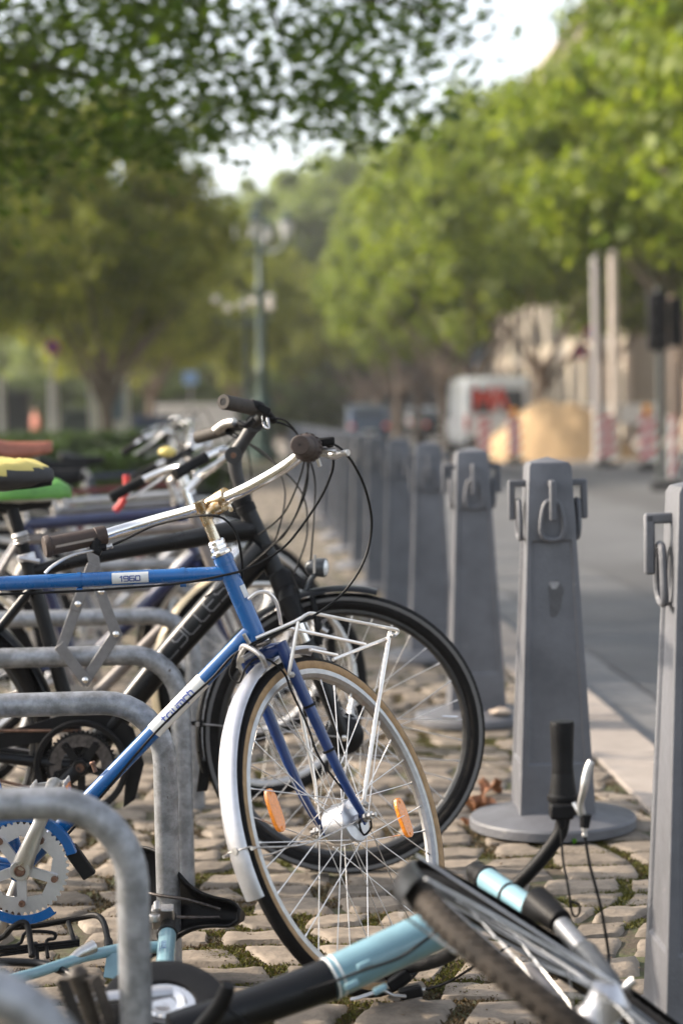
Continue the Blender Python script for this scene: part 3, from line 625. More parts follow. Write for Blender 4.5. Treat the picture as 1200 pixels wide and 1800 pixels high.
# suspension fork: crown, stanchions, lowers, arch
cr = MB()
ca, cb = K(492, 1012), K(508, 1052)
cr.tube([kb, ca, cb], [.022, .03, .032], 16)
for s in (-1, 1): cr.tube([cb+V((-.004, 0, .03)), cb+V((0, s*.052, -.004)), cb+KS*-.05+V((0, s*.056, 0))], [.02, .027, .024], 14)
fk = cr.build('fork_crown', MBLACK, black)
for s in (-1, 1):
    a = cb+V((0, s*.058, 0)); b = V((kh.x, kh.y+s*.058, kh.z)); m1 = a.lerp(b, .34)
    MB().cyl(a, m1, .0165, seg=16).build('stanchion', CHROME, fk)
    MB().tube([a.lerp(b, .30), a.lerp(b, .36), a.lerp(b, .5), a.lerp(b, .95), b+V((.01, 0, 0))], [.024, .0235, .020, .0175, .013], 16).build('lower_leg', BLACK, fk)
a = cb.lerp(kh, .36); MB().tube(sm([a+V((0, -.05, 0)), a+V((.03, -.035, .035)), a+V((.035, 0, .045)), a+V((.03, .035, .035)), a+V((0, .05, 0))], 5), .012, 12).build('fork_arch', BLACK, fk)
khp = [(.004, -.07), (.008, -.068), (.008, -.05), (.026, -.049), (.046, -.040), (.048, -.036), (.048, -.031), (.030, -.028), (.028, .028), (.048, .031), (.048, .036), (.026, .049), (.008, .05), (.008, .068), (.004, .07)]
kw = wheel(black, kh, (-.04, 1, 0), kR, .022, DRUBBER if False else RUBBER, mat('dark_rim', (.045, .045, .045), .35, .6, .2, 40), BLACK, None, hub=(.044, .033), nsp=36, hubprof=khp, rimw=.013, ref=(0, 0, 1))
MB().cyl(kh+(kR-.068)*V((.995, 0, -.05))+V((0, 0, .05)), kh+(kR-.105)*V((.99, 0, -.05))+V((0, 0, .05)), .003, seg=8).build('valve', CHROME, kw)
MB().lathe([(.001, 0), (.008, 0), (.008, .007), (.004, .008), (.004, .014), (.001, .014)], kh+V((0, -.068, 0)), (0, -1, 0), 6).build('axle_nut', CHROME, kw, ang=20)
MB().lathe([(.347, -.0222), (.3475, -.0225), (.340, -.0223), (.338, -.0213)], kh, (-.04, 1, 0), 72).build('tyre_stripe', mat('grey_stripe', (.10, .10, .10), .6), kw)
mgk = guard_arc(black, kh, (0, 1, 0), kR+.020, -14, 104, (0, 0, 1), BLACK, wd=.030, dep=.014)
def krim(a, r, n_=0): return kh+V((-math.sin(R(a))*r, n_, math.cos(R(a))*r))
for s in (-1, 1): MB().tube([kh+V((0, s*.06, 0)), krim(84, kR+.02, s*.034)], .0019, 8).build('mudguard_stay', STEEL, mgk)
MB().cyl(krim(84, kR+.012, -.034), krim(84, kR+.012, -.044), .006, seg=10).build('stay_bolt', ALU, mgk)
MB().tube([krim(84, kR+.0, -.036), krim(84, kR+.036, -.036)], [.010, .003], 10).build('stay_clip', MBLACK, mgk)
MB().prism([(0, 0), (.03, .0), (.024, -.075), (-.004, -.08)], krim(99, kR+.012), (.98, 0, -.1), (.1, 0, 1), (0, 1, 0), .045).build('mud_flap', SADB, mgk, bev=.003)
# headlight and v-brakes
MB().lathe([(.001, -.05), (.010, -.048), (.018, -.04), (.0235, -.02), (.0245, .0), (.0235, .004)], K(570, 998), (1, -.25, -.05), 22).tube([K(558, 1005), K(545, 1020), K(535, 1045)], .007, 10).build('headlight', mat('lamp_body', (.05, .055, .06), .3, .3), black)
MB().lathe([(.0001, .009), (.008, .0085), (.016, .006), (.022, .001), (.0225, -.004)], K(571, 998), (1, -.25, -.05), 22).build('headlight_lens', LENS, black)
vb = MB()
for s in (-1, 1):
    vb.tube([cb.lerp(kh, .33)+V((.03, s*.05, 0)), cb.lerp(kh, .14)+V((.05, s*.042, .01)), cb.lerp(kh, .02)+V((.055, s*.03, .015))], [.010, .008, .007], 10)
    vb.cyl(cb.lerp(kh, .22)+V((.04, s*.05, 0)), cb.lerp(kh, .22)+V((.07, s*.03, 0)), .007, seg=8)
vb.cyl(cb.lerp(kh, .03)+V((.055, -.06, .015)), cb.lerp(kh, .03)+V((.055, .04, .015)), .003, seg=8)
vb.build('rim_brake', MBLACK, black)
MB().tube([K(552, 1008, -.05), K(553, 975, -.05)], .0032, 8).build('brake_noodle', STEEL, black)
MB().cyl(K(565, 1105, -.07), K(575, 1112, -.07), .009, seg=8).build('brake_nut', STEEL, black)
# chainset: black rings and guard disc, crank down-left
kc = kbb+V((0, -.05, 0))
MB().lathe([(.101, 0), (.115, 0), (.118, .003), (.118, .008), (.114, .010), (.103, .008)], kc, (0, -1, 0), 48, closed=True).build('chain_guard_ring', SADB, black)
pk = chainset(black, kc+V((0, .006, 0)), (0, -1, 0), .088, BLACK, (-.75, 0, -.65), BLACK, teeth=48, bolt_m=BLACK)
MB().lathe([(.05, -.006), (.08, -.006), (.08, -.002), (.05, -.002)], kc, (0, -1, 0), 40, closed=True).build('inner_chainring', DSTEEL, black)
pedal(black, pk, (0, -1, 0), (1, 0, 0), cage=MBLACK)
MB().prism([(-.62, .03), (-.2, .085), (-.02, .135), (.06, .14), (.13, .09), (.155, .0), (.13, -.09), (.10, -.11), (.11, 0), (.07, .08), (0, .108), (-.10, .06), (-.6, -.01)], kc+V((0, .026, 0)), (1, 0, 0), (0, 0, 1), (0, -1, 0), .008).build('chain_case', SADB, black, bev=.002)
MB().tube([kc+V((0, .015, .088)), krh+V((0, -.035, .035))], .004, 6).tube([kc+V((0, .015, -.088)), krh+V((.0, -.035, -.035))], .004, 6).build('chain', BRASS, black)
wheel(black, krh, (0, 1, 0), kR, .022, RUBBER, MATS['dark_rim'], BLACK, None, hub=(.03, .03), single=False)
guard_arc(black, krh, (0, 1, 0), kR+.020, -75, 110, (0, 0, 1), BLACK, wd=.030, dep=.014)
# seat post with clamp, suspension bellows, saddle under a yellow and black cover
pt = K(22, 895)
MB().tube([kst, pt], .0155, 16).build('seat_post', MBLACK, black)
MB().lathe([(.02, 0), (.024, .003), (.024, .018), (.02, .02)], kst+(pt-kst).normalized()*.02, pt-kst, 20).cyl(kst+V((-.02, -.028, .03)), kst+V((.03, -.028, .02)), .006, seg=8).build('seat_clamp', SATIN, black)
MB().lathe([(.018, 0), (.022, .004), (.018, .008), (.022, .012), (.018, .016), (.023, .02), (.02, .03)], pt+(kst-pt).normalized()*.09, pt-kst, 20).build('post_bellows', STEEL, black)
sd = saddle(black, K(92, 833), K(-105, 815), (0, 0, 1), SADB, wid=.17, thick=.055)
mb = MB().ball((0, 0, 0), 1, 36, 20)
c_ = K(0, 834); 
for v in mb.v:
    q_ = V(v); q_.x = math.copysign(abs(q_.x)**.85, q_.x); q_.z = math.copysign(abs(q_.z)**.65, q_.z); wz = .044+.014*noise.noise(V((q_.x*2, q_.y*3, 1)))
    v.x, v.y, v.z = c_.x+q_.x*.136, c_.y+q_.y*(.095-.045*max(0, q_.x)), c_.z+q_.z*(wz if q_.z > 0 else .042*(1-.5*max(0, q_.x)))-.010*q_.x+.006*noise.noise(q_*4)
for i, fc in enumerate(mb.f):
    cc = sum((mb.v[j] for j in fc), V((0, 0, 0)))/len(fc); u_ = (cc.x-c_.x)/.136
    mb.m[i] = 1 if cc.z < c_.z+.008+.030*(u_*.6+.1*math.sin(u_*9))*(1 if u_ > -.4 else .2) - .01 else 0
mb.build('saddle_cover', [YELLOW, mat('black_cover', (.02, .02, .022), .55, 0, .3, 40)], sd)
for pl in ([K(540, 770, -.2), K(530, 830, -.15), K(500, 900, -.1), K(455, 940, -.05)], [K(545, 770, -.2), K(537, 850, -.12), K(505, 930, -.08), K(420, 1010, -.05), K(360, 1050, -.05)],
           [K(482, 740, -.18), K(520, 760, -.12), K(551, 830, 0), K(552, 900, 0), K(546, 985, -.05)], [K(470, 735, -.2), K(505, 742, -.16), K(535, 790, -.1), K(538, 860, -.07), K(500, 940, -.05), K(462, 962, -.05)],
           [K(395, 760, .2), K(470, 800, .12), K(500, 860, .05), K(490, 930, 0), K(468, 985, .0)], [K(410, 760, .2), K(520, 850, .1), K(540, 930, .05), K(520, 1000, .02), K(500, 1040, .02)]):
    cable(black, pl, .0024)
# folding lock hanging on the black frame
lk = thing('folding_lock', 'grey folding plate lock hanging zigzag from the black bicycle top tube', 'bicycle lock', tuple(K(170, 1000, -.12)))
LM = mat('lock_plate', (.17, .165, .165), .42, .35, .15, 60)
plates = [((162, 968), (176, 1042)), ((176, 1040), (204, 1115)), ((204, 1115), (150, 1196)), ((160, 1000), (134, 1066)), ((137, 1060), (108, 1140)), ((108, 1140), (150, 1196))]
for i, (p0, p1) in enumerate(plates):
    dy = -.122-.004*(i % 2)
    a, b = K(p0[0], p0[1], dy), K(p1[0], p1[1], dy); e = (b-a).normalized(); MB().bar(a-e*.011, b+e*.011, .027, .0035, (0, 1, 0)).build('lock_plate', LM, lk, bev=.0012)
for p in ((178, 1040), (204, 1115), (150, 1196), (137, 1062)):
    MB().lathe([(.0001, .004), (.004, .0035), (.0075, .001), (.008, -.001)], K(p[0], p[1], -.129), (0, -1, 0), 16).build('lock_rivet', CHROME, lk)

# ================================================================ FALLEN LIGHT BLUE BICYCLE
fb0 = ground(420, 1790)
fall = thing('fallen_bicycle', 'light blue and black bicycle lying on its side on the cobbles', 'bicycle', (fb0.x, 3.5, 0))
# down tube (black from the bottom bracket, light blue towards the head) and head tube
Fbb, Fmid, Fhd = at(300, 1815, 3.10), at(578, 1722, 3.18), at(845, 1596, 3.30)
MB().tube(sm([Fbb, Fbb.lerp(Fmid, .5)+V((0, 0, -.004)), Fmid], 5), [.030, .034, .0345], 24).build('down_tube_lower', BLACK, fall)
dn = MB().tube([Fmid, Fhd.lerp(Fmid, .5), Fhd], [.0346, .0352, .037], 24)
Hh0, Hh1 = at(858, 1548, 3.40), at(935, 1602, 3.24)
dn.tube([Hh0, Hh1], .0215, 20)
dno = dn.build('down_tube', LBLUE, fall)
e = (Fhd-Fmid).normalized()
for t_ in (.0, .012): MB().lathe([(.0352, 0), (.0358, .0005), (.0358, .003), (.0352, .0035)], Fmid+e*t_, e, 28).build('pin_stripe', WHITE, dno)
MB().lathe([(.001, -.004), (.017, -.004), (.0215, .002), (.0235, .004), (.0235, .013), (.021, .014), (.021, .02), (.0185, .03), (.018, .052), (.001, .054)], Hh0, Hh0-Hh1, 22).build('headset', MBLACK, fall)
MB().lathe([(.0225, -.004), (.0225, .004)], Hh0.lerp(Hh1, .52), Hh1-Hh0, 20).build('band', MBLACK, dno)
for px, py in ((640, 1697), (668, 1740), (618, 1732)):
    p = at(px, py, 3.14); q_ = (at(px, py, 3.14)-at(px, py, 3.2)).normalized()
    MB().box(p, e*.012, e.cross(q_)*.005, q_*.006).tube([p-e*.012, p+e*.012], .006, 8).build('cable_guide', LBLUE, dno, bev=.002)
for px, py in ((812, 1632), (795, 1638)):
    MB().tube([at(px, py, 3.22), at(px+6, py+4, 3.18)], .007, 10).build('cable_guide', LBLUE, dno)
cable(fall, [at(420, 1775, 3.13), at(560, 1735, 3.135), at(640, 1706, 3.12), at(700, 1685, 3.115), at(745, 1655, 3.12), at(790, 1620, 3.20), at(830, 1600, 3.22)], .0028)
# fork: crown, silver legs, hub, steered wheel
Fc = at(958, 1592, 3.22)
Fe = at(1092, 1752, 2.93)
MB().tube([Hh1, at(945, 1588, 3.22), at(985, 1622, 3.16)], [.02, .027, .021], 16).build('fork_crown', MBLACK, fall)
ax_e = V((-.766, -.287, .575)).normalized(); fs_ = (V((.271, -.955, -.12))).normalized(); fs_ = (fs_-ax_e*fs_.dot(ax_e)).normalized(); fn = ax_e.cross(fs_).normalized()
HUBF = at(1052, 1782, 2.86)
l0 = at(988, 1628, 3.15)
fl = MB(); fl.tube([l0, l0.lerp(Fe, .40)], .0155, 16); flo = fl.build('fork_leg', mat('scuffed_grey', (.20, .21, .225), .35, .6, .3, 60, rvar=.2), fall)
MB().tube([l0.lerp(Fe, .38), l0.lerp(Fe, .42), l0.lerp(Fe, .8), Fe], [.019, .021, .0165, .012], 16).build('fork_slider', mat('fork_grey', (.07, .075, .08), .35, .3, .3, 50), fall)
l1 = l0-fn*.09-ax_e*0; l1e = Fe-fn*.095
MB().tube([l1, l1.lerp(l1e, .4), l1e], [.019, .019, .013], 14).build('fork_leg', GREYP, fall)
MB().tube([Fe+fn*.0, Fe+fn*.012], [.011, .013], 12).build('dropout', DSTEEL, fall)
MB().tube(sm([Fe+fn*.014, at(1098, 1738, 2.93), at(1114, 1724, 2.93)], 3), [.005, .007, .010, .0075], 12).build('quick_release_lever', ALU, fall)
wf = wheel(fall, HUBF, fn, .338, .0205, DRUBBER, mat('dark_worn_rim', (.12, .12, .12), .45, .8, .3, 60), SATIN, None, hub=(.02, .03), nsp=32, ref=ax_e, rimw=.011, nb=100, bs=1.35, hubprof=[(.004, -.05), (.012, -.045), (.03, -.036), (.034, -.03), (.030, -.024), (.026, 0), (.030, .024), (.034, .03), (.03, .036), (.012, .045), (.004, .05)])
gf = guard_arc(fall, HUBF, fn, .338+.016, 4, 150, ax_e, MATS['black_paint'], wd=.028, dep=.012)
# make sure the guard covers the fork side of the wheel (opposite fs_) - test which way positive angles turn
for s in (-1, 1):
    MB().tube([HUBF+fn*s*.05, HUBF+ax_e*.352+fn*s*.03], .002, 8).build('mudguard_stay', ALU, gf)
    MB().tube([HUBF+fn*s*.05, HUBF+(ax_e*.82-fs_*.57)*.352+fn*s*.03], .002, 8).build('mudguard_stay', ALU, gf)
# handlebar: right end up in the air, left end on the cobbles
hc = at(868, 1592, 3.46)
gb, gt = at(990, 1428, 3.42), at(988, 1268, 3.42)
hb_ = MB().tube(sm([at(720, 1700, 3.84), at(760, 1692, 3.74), at(800, 1672, 3.62), at(832, 1632, 3.52), hc, at(905, 1560, 3.45), at(950, 1512, 3.43), at(981, 1470, 3.42), at(988, 1448, 3.42), gb, at(989, 1400, 3.42)], 6), [.0125]*61, 16)
hbo = hb_.build('handlebar', MBLACK, fall)
MB().tube([at(868, 1565, 3.43), hc+V((0, .0, 0)), at(850, 1610, 3.5)], [.018, .022, .018], 16).build('stem', MBLACK, fall)
d = (gt-gb).normalized(); L_ = (gt-gb).length; g0 = at(989, 1408, 3.42)
g = MB(); Lg = (gt-g0).length
g.lathe([(.012, 0), (.026, .0), (.0275, .004), (.0275, .010), (.024, .013), (.0215, .030), (.0195, .048), (.0190, .050), (.0195, .052), (.0185, .06), (.0195, Lg*.6), (.0202, Lg*.8), (.0215, Lg-.006), (.0200, Lg), (.001, Lg+.001)], g0, d, 28)
go2 = g.build('twist_grip', MATS['matt_black'], fall, ang=40)
rb = MB()
for k in range(7):
    a = 200+k*11
    u_ = V((math.cos(R(a+10)), math.sin(R(a+10)), 0)); pts = [g0+d*(Lg*(1-.62*i/8)-.006)+V((math.cos(R(a+i*2.5)), math.sin(R(a+i*2.5)), 0))*(.0206-.0008*i*.9) for i in range(8)]
    rb.tube(pts, .0011, 6)
rb.build('grip_ribs', SADB, go2)
MB().box(at(986, 1425, 3.40), (.020, 0, 0), (0, .02, 0), (0, 0, .013)).tube([at(984, 1420, 3.40), at(986, 1446, 3.39), at(988, 1458, 3.39)], [.012, .008, .005], 12).tube([at(1000, 1415, 3.41), at(1006, 1432, 3.40)], [.012, .014], 12).build('shifter_body', MBLACK, fall, bev=.004)
p_ = sm([at(1022, 1432, 3.36), at(1020, 1412, 3.355), at(1026, 1388, 3.35), at(1030, 1366, 3.35), at(1036, 1345, 3.35), at(1040, 1338, 3.35)], 4)
n_ = len(p_); MB().tube(p_, [.0075, .0075, .007, .0062, .006, .006, .0062, .0066, .007, .0075, .008, .008, .0078, .0078, .0078, .0076, .0072, .007, .0068, .0064, .005][:n_], 12).build('brake_lever', ALU, fall)
MB().tube([at(1008, 1412, 3.37), at(1020, 1432, 3.36)], .0045, 8).build('lever_arm', ALU, fall)
MB().tube([at(1029, 1432, 3.36), at(1027, 1455, 3.36)], [.0105, .008], 12).build('lever_perch', MBLACK, fall, bev=0)
MB().lathe([(.0045, 0), (.0058, 0), (.0058, .005), (.0042, .006), (.0042, .010), (.0050, .011), (.0050, .015), (.003, .016)], at(1027, 1455, 3.36), (0, 0, -1), 12).build('barrel_adjuster', ALU, fall)
cable(fall, [at(1027, 1466, 3.36), at(1036, 1520, 3.36), at(1052, 1580, 3.36), at(1062, 1630, 3.36), at(1070, 1690, 3.35), at(1060, 1725, 3.2)], .0027)
cable(fall, [at(985, 1446, 3.39), at(989, 1510, 3.38), at(998, 1560, 3.36), at(1004, 1600, 3.36), at(1010, 1612, 3.36), at(1018, 1605, 3.36), at(1016, 1590, 3.35), at(1000, 1585, 3.35)], .0022)
cable(fall, [at(905, 1578, 3.40), at(930, 1582, 3.36), at(960, 1600, 3.32)], .0025)
# left end: lever lying on the stones, its clamp and cable
MB().box(at(702, 1722, 3.84), (.02, 0, .014), (0, .014, 0), (-.006, 0, .010)).box(at(722, 1745, 3.80), (.022, 0, .004), (0, .012, 0), (-.003, 0, .010)).build('lever_clamp', MBLACK, fall, bev=.004)
p_ = sm([at(712, 1752, 3.77), at(690, 1750, 3.76), at(672, 1742, 3.75), at(650, 1748, 3.73), at(628, 1755, 3.72), at(616, 1757, 3.72)], 4)
MB().tube(p_, [.006, .009, .0095, .009, .008, .0075, .0072, .007, .007, .0065, .005], 12, flat=.6).build('brake_lever', ALU, fall)
MB().lathe([(.0045, 0), (.0055, 0), (.0055, .006), (.0038, .007), (.0038, .016), (.0024, .016)], at(734, 1742, 3.80), (1, .1, .1), 10).build('barrel_adjuster', ALU, fall)
cable(fall, [at(748, 1740, 3.80), at(790, 1726, 3.76), at(840, 1695, 3.68), at(880, 1672, 3.6), at(920, 1650, 3.5)], .0025)
MB().tube([at(672, 1712, 3.90), at(722, 1700, 3.84)], .017, 14).build('grip', MBLACK, fall)
# seat tube, seat cluster, stays, post and saddle seen from below
Fs0, Fs1 = at(288, 1724, 3.62), at(294, 1646, 3.86)
stt = MB().tube([Fs0, Fs1], .0178, 20); stt.tube([at(300, 1665, 3.82), at(215, 1668, 3.80), at(150, 1682, 3.74), at(60, 1712, 3.6), at(-60, 1740, 3.5)], [.012, .0115, .0105, .010, .009], 14)
stt.prism([(-.035, -.02), (.03, -.03), (.035, .03), (-.03, .025)], at(215, 1700, 3.76), (1, 0, 0), (0, .5, .86), (0, -.86, .5), .006)
sto_ = stt.build('seat_tube', LBLUE, fall)
fm_ = cylmap(Fs0.lerp(Fs1, .35), Fs0.lerp(Fs1, .85), .0182, (0, -1, .4))
lt = MB(); write(lt, 'CITY', .0075, .0012, lambda x, y: fm_(x, y+.002), gap=.3) if False else None
for k in range(5):
    p0 = fm_(-.02+k*.009, .003); p1 = fm_(-.02+k*.009+.004, -.004); p2 = fm_(-.02+k*.009+.001, -.007)
    lt.tube([p0, p1, p2], .0007, 5)
lt.tube([fm_(-.024, -.0105), fm_(.022, -.0105)], .0005, 5); lt.build('lettering', DECALB, sto_)
MB().lathe([(.0185, 0), (.021, .001), (.021, .012), (.0185, .013)], Fs1, Fs1-Fs0, 20).build('seat_clamp', SADB, fall)
MB().tube([Fs0, at(287, 1760, 3.50), at(286, 1800, 3.4)], .0155, 18).build('seat_tube_lower', CHROME, fall)
MB().tube([at(120, 1690, 3.70), at(140, 1676, 3.72), at(165, 1664, 3.74)], [.006, .010, .013], 12).build('quick_release_lever', ALU, fall)
MB().tube([Fs1, at(297, 1612, 3.95)], .0150, 16).build('seat_post', SADB, fall)
MB().box(at(287, 1612, 3.92), (.022, 0, 0), (0, .012, .004), (0, -.01, .022)).cyl(at(276, 1602, 3.88), at(276, 1587, 3.90), .008, seg=8).cyl(at(272, 1622, 3.88), at(272, 1607, 3.88), .012, seg=8).build('saddle_clamp', STEEL, fall, bev=.003)
sno, sbk = at(428, 1612, 4.05), at(214, 1592, 4.12)
so_ = saddle(fall, sno, sbk, (-.10, .86, -.30), SADB, wid=.25, thick=.062, mid=.52)
# rear carrier of black wire on the ground
rc = MB(); rr = .0062
rc.tube(sm([at(-60, 1660, 3.90), at(0, 1650, 3.88), at(20, 1632, 3.86), at(40, 1622, 3.86), at(50, 1634, 3.85), at(56, 1682, 3.8)], 4), rr, 10)
rc.tube(sm([at(-60, 1636, 4.0), at(60, 1628, 4.0), at(140, 1614, 4.0), at(168, 1610, 3.98), at(182, 1622, 3.95), at(190, 1655, 3.88)], 4), rr, 10)
rc.tube([at(120, 1622, 3.97), at(132, 1660, 3.9)], rr*.8, 8); rc.tube(sm([at(-40, 1668, 3.9), at(30, 1662, 3.9), at(46, 1640, 3.9), at(92, 1640, 3.9), at(96, 1650, 3.9), at(82, 1655, 3.9), at(84, 1684, 3.85)], 4), rr*.6, 8)
for k in range(3): rc.tube([at(-30, 1684-6*k, 3.86), at(140, 1662-4*k, 3.9)], rr*.5, 8)
rc.tube(sm([at(62, 1660, 3.9), at(64, 1690, 3.84)], 2), rr, 8)
rc.build('rear_carrier', MBLACK, fall)
MB().tube(sm([at(-60, 1692, 3.7), at(30, 1692, 3.7), at(90, 1700, 3.68), at(180, 1740, 3.55)], 4), .008, 12).build('chain_stay', BLACK, fall)
MB().cyl(at(190, 1655, 3.88), at(192, 1668, 3.85), .009, seg=12).build('carrier_socket', SADB, fall)
# chain guard, crank, pedal
cg = at(290, 1762, 3.22); cn = V((.10, -.42, .90)).normalized()
MB().lathe([(.052, 0), (.085, .004), (.102, .0), (.106, -.006), (.104, -.014), (.06, -.016), (.052, -.008)], cg, cn, 44, closed=True).build('chain_guard', SADB, fall)
MB().lathe([(.001, -.004), (.05, -.004), (.052, -.007), (.001, -.007)], cg, cn, 30).lathe([(.02, -.002), (.032, .002), (.036, -.002)], cg, cn, 24, closed=True).build('chainring', CHROME, fall)
ce = V((-.95, -.28, -.03)).normalized()
MB().tube([cg+cn*.02+ce*-.01, cg+cn*.022+ce*.02, cg+cn*.03+ce*.16], [.014, .019, .012], 14, flat=.6).build('crank_arm', SATIN, fall)
pedal(fall, at(132, 1700, 3.0), (.25, .1, -.9), (.85, -.5, .1), m=MBLACK, cage=mat('old_pedal', (.035, .028, .022), .6, .2, .5, 60), refl=False)
MB().tube(sm([at(352, 1812, 3.0), at(385, 1772, 2.98), at(402, 1732, 2.97)], 4), [.014, .014, .014, .014, .013, .013, .012, .012, .010], 14).build('kickstand', MBLACK, fall)
MB().tube(sm([at(470, 1830, 3.0), at(385, 1762, 3.0)], 2), .002, 6).build('cable', MBLACK, fall)
wheel(fall, at(-420, 1800, 3.2), (.1, -.3, .95), .338, .0235, DRUBBER, ALU, CHROME, None, single=False, nsp=28, seg=48)

# ================================================================ BICYCLES FURTHER BACK (local coordinates, x forward)
def back_bike(label, x, y, frame_m, lean=2, steer=10, guard=None, bars='flat', bar_m=ALU, grip_m=MBLACK, sad_m=SADB, basket=None, yaw=2.4, step=False, Rw=.345, grp=None, lamp=False, seat_z=.95, tube=.016, tyre=None, bar_z=0.0):
    r = thing('bicycle', label, 'bicycle', (0, 0, 0), grp)
    WBs = 1.07; rh_ = V((-WBs, 0, Rw)); bb_ = V((-.62, 0, .275))
    hbm_ = V((-.19, 0, .66)); htp = V((-.255, 0, .86 if not step else .88)); stp_ = V((-.62-.165, 0, .80))
    if step: stp_ = V((-.62-.13, 0, .70))
    fr = MB(); fr.tube([htp, hbm_], .020, 14)
    if not step: fr.tube([htp.lerp(hbm_, .15), stp_], tube, 14)
    else: fr.tube(sm([htp.lerp(hbm_, .5), V((-.40, 0, .52)), bb_.lerp(stp_, .35)], 5), tube, 12)
    fr.tube([hbm_.lerp(htp, .1), bb_], tube*1.15, 14); fr.tube([bb_, stp_], tube, 12); fr.cyl(bb_-V((0, .035, 0)), bb_+V((0, .035, 0)), .022)
    for s in (-1, 1): fr.tube([bb_, rh_+V((0, s*.06, 0))], [.011, .008], 8); fr.tube([stp_, rh_+V((0, s*.06, 0))], [.008, .007], 8)
    fr.build('frame', frame_m, r)
    ax = (htp-hbm_).normalized(); st_ = R(steer); f0 = (V((1, 0, 0))-ax*ax.x).normalized(); f1 = f0*math.cos(st_)+V((0, 1, 0))*math.sin(st_); n1 = ax.cross(f1)
    hub_ = hbm_-ax*((hbm_.z-Rw)/ax.z)+f1*.035; hub_.z = Rw
    fk = MB(); fk.tube([hbm_-n1*.05-ax*.02, hbm_-ax*.01, hbm_+n1*.05-ax*.02], .013, 10)
    for s in (-1, 1): fk.tube(sm([hbm_-ax*.02+n1*s*.05, hbm_.lerp(hub_, .7)+n1*s*.055-f1*.01, hub_+n1*s*.055], 4), [.013]*5+[.011, .010, .009, .008], 10)
    fk.build('fork', frame_m, r)
    tm = tyre or RUBBER
    wheel(r, hub_, n1, Rw, .019, tm, ALU, ALU, None, single=False, seg=48, nsp=32); wheel(r, rh_, (0, 1, 0), Rw, .019, tm, ALU, ALU, None, single=False, seg=48, nsp=32)
    if guard: guard_arc(r, hub_, n1, Rw+.02, -30, 100, ax, guard, wd=.027); guard_arc(r, rh_, (0, 1, 0), Rw+.02, -60, 110, (0, 0, 1), guard, wd=.027)
    q0 = htp+ax*.09; ex = q0+f1*.06+ax*(.02+bar_z)
    MB().tube([htp, q0], .0115, 10).tube([q0-ax*.01, ex], .013, 10).lathe([(.012, 0), (.021, .002), (.021, .02), (.012, .022)], htp, ax, 16).build('stem', bar_m, r)
    sh = {'flat': [(0, 0, 0), (.01, .12, .01), (-.01, .20, .02), (-.03, .30, .02)], 'swept': [(0, 0, 0), (.03, .10, .02), (.02, .22, .05), (-.06, .27, .05), (-.18, .29, .03)], 'high': [(0, 0, 0), (.02, .06, .06), (.02, .18, .14), (-.05, .27, .15), (-.16, .30, .12)]}[bars]
    pt_ = lambda a, b, c_, s: ex+f1*a+n1*(b*s)+ax*c_
    full = [pt_(*p, -1) for p in sh[::-1]]+[pt_(*p, 1) for p in sh[1:]]
    sp_ = sm(full, 6); hb2 = MB().tube(sp_, .0115, 12).build('handlebar', bar_m, r)
    for s in (-1, 1):
        a, b = pt_(*sh[-1], s), pt_(*sh[-2], s); a2 = a.lerp(b, -.1); b2 = a+(b-a).normalized()*.12
        MB().lathe([(.0001, 0), (.017, .001), (.018, .005), (.0165, .03), (.0165, .11), (.019, .118), (.012, .12)], a2, b2-a2, 14).build('grip', grip_m, hb2)
        c_ = b2+(b2-a2).normalized()*.03; MB().tube(sm([c_, c_+f1*.04-ax*.012, (a2+c_)/2+f1*.055-ax*.02, a2+f1*.05-ax*.02], 4), .006, 8).build('brake_lever', ALU, hb2)
        cable(r, [c_+f1*.02, c_+f1*.12+ax*.01-n1*s*.06, ex+f1*.14-ax*.1, hbm_+f1*.05+ax*.04], .0025)
    if lamp: MB().lathe([(.001, -.06), (.02, -.05), (.034, -.02), (.036, .0), (.030, .006), (.001, .010)], hbm_+f1*.09+ax*.05, f1, 18).tube([hbm_+f1*.02, hbm_+f1*.08+ax*.04], .005, 8).build('headlight', CHROME, r)
    pu = (stp_-bb_).normalized(); top_ = V((stp_.x-.04, 0, seat_z))
    MB().tube([stp_-pu*.02, top_-V((0, 0, .04))], .013, 12).lathe([(.016, 0), (.021, .002), (.021, .02), (.016, .022)], stp_, pu, 14).build('seat_post', STEEL, r)
    saddle(r, top_+V((.14, 0, .0)), top_+V((-.12, 0, .015)), (0, 0, 1), sad_m, wid=.17, thick=.055)
    pc_ = chainset(r, bb_+V((0, -.045, 0)), (0, -1, 0), .085, STEEL, (math.cos(x*9), 0, math.sin(x*9)), STEEL, teeth=40); pedal(r, pc_, (0, -1, 0), (1, 0, 0), refl=True)
    r.location = (x, y, 0); r.rotation_euler = (R(lean), 0, R(yaw)); return r
GB = 'bicycles parked in the rack behind the black one'
def hx(px, Y): return at(px, 1200, Y).x
b1 = back_bike('old grey bicycle with cream front mudguard and a green cover on its saddle', hx(497, 6.03), 6.03, mat('old_grey_paint', (.16, .14, .13), .5, .1, .3, 20), lean=-1, steer=24, guard=BEIGE, bars='swept', bar_m=CHROME, lamp=True, seat_z=.93)
mb = MB().ball((0, 0, 0), 1, 36, 20); c_ = V((-.775, 0, .935))
for v in mb.v:
    q_ = V(v); q_.x = math.copysign(abs(q_.x)**.85, q_.x); q_.z = math.copysign(abs(q_.z)**.65, q_.z)
    v.x, v.y, v.z = c_.x+q_.x*.150, q_.y*(.11-.05*max(0, q_.x)), c_.z+q_.z*(.052 if q_.z > 0 else .022)+.010*noise.noise(q_*3.2)
for i, fc in enumerate(mb.f): mb.m[i] = 1 if sum(mb.v[j].z for j in fc)/len(fc) < c_.z-.012 else 0
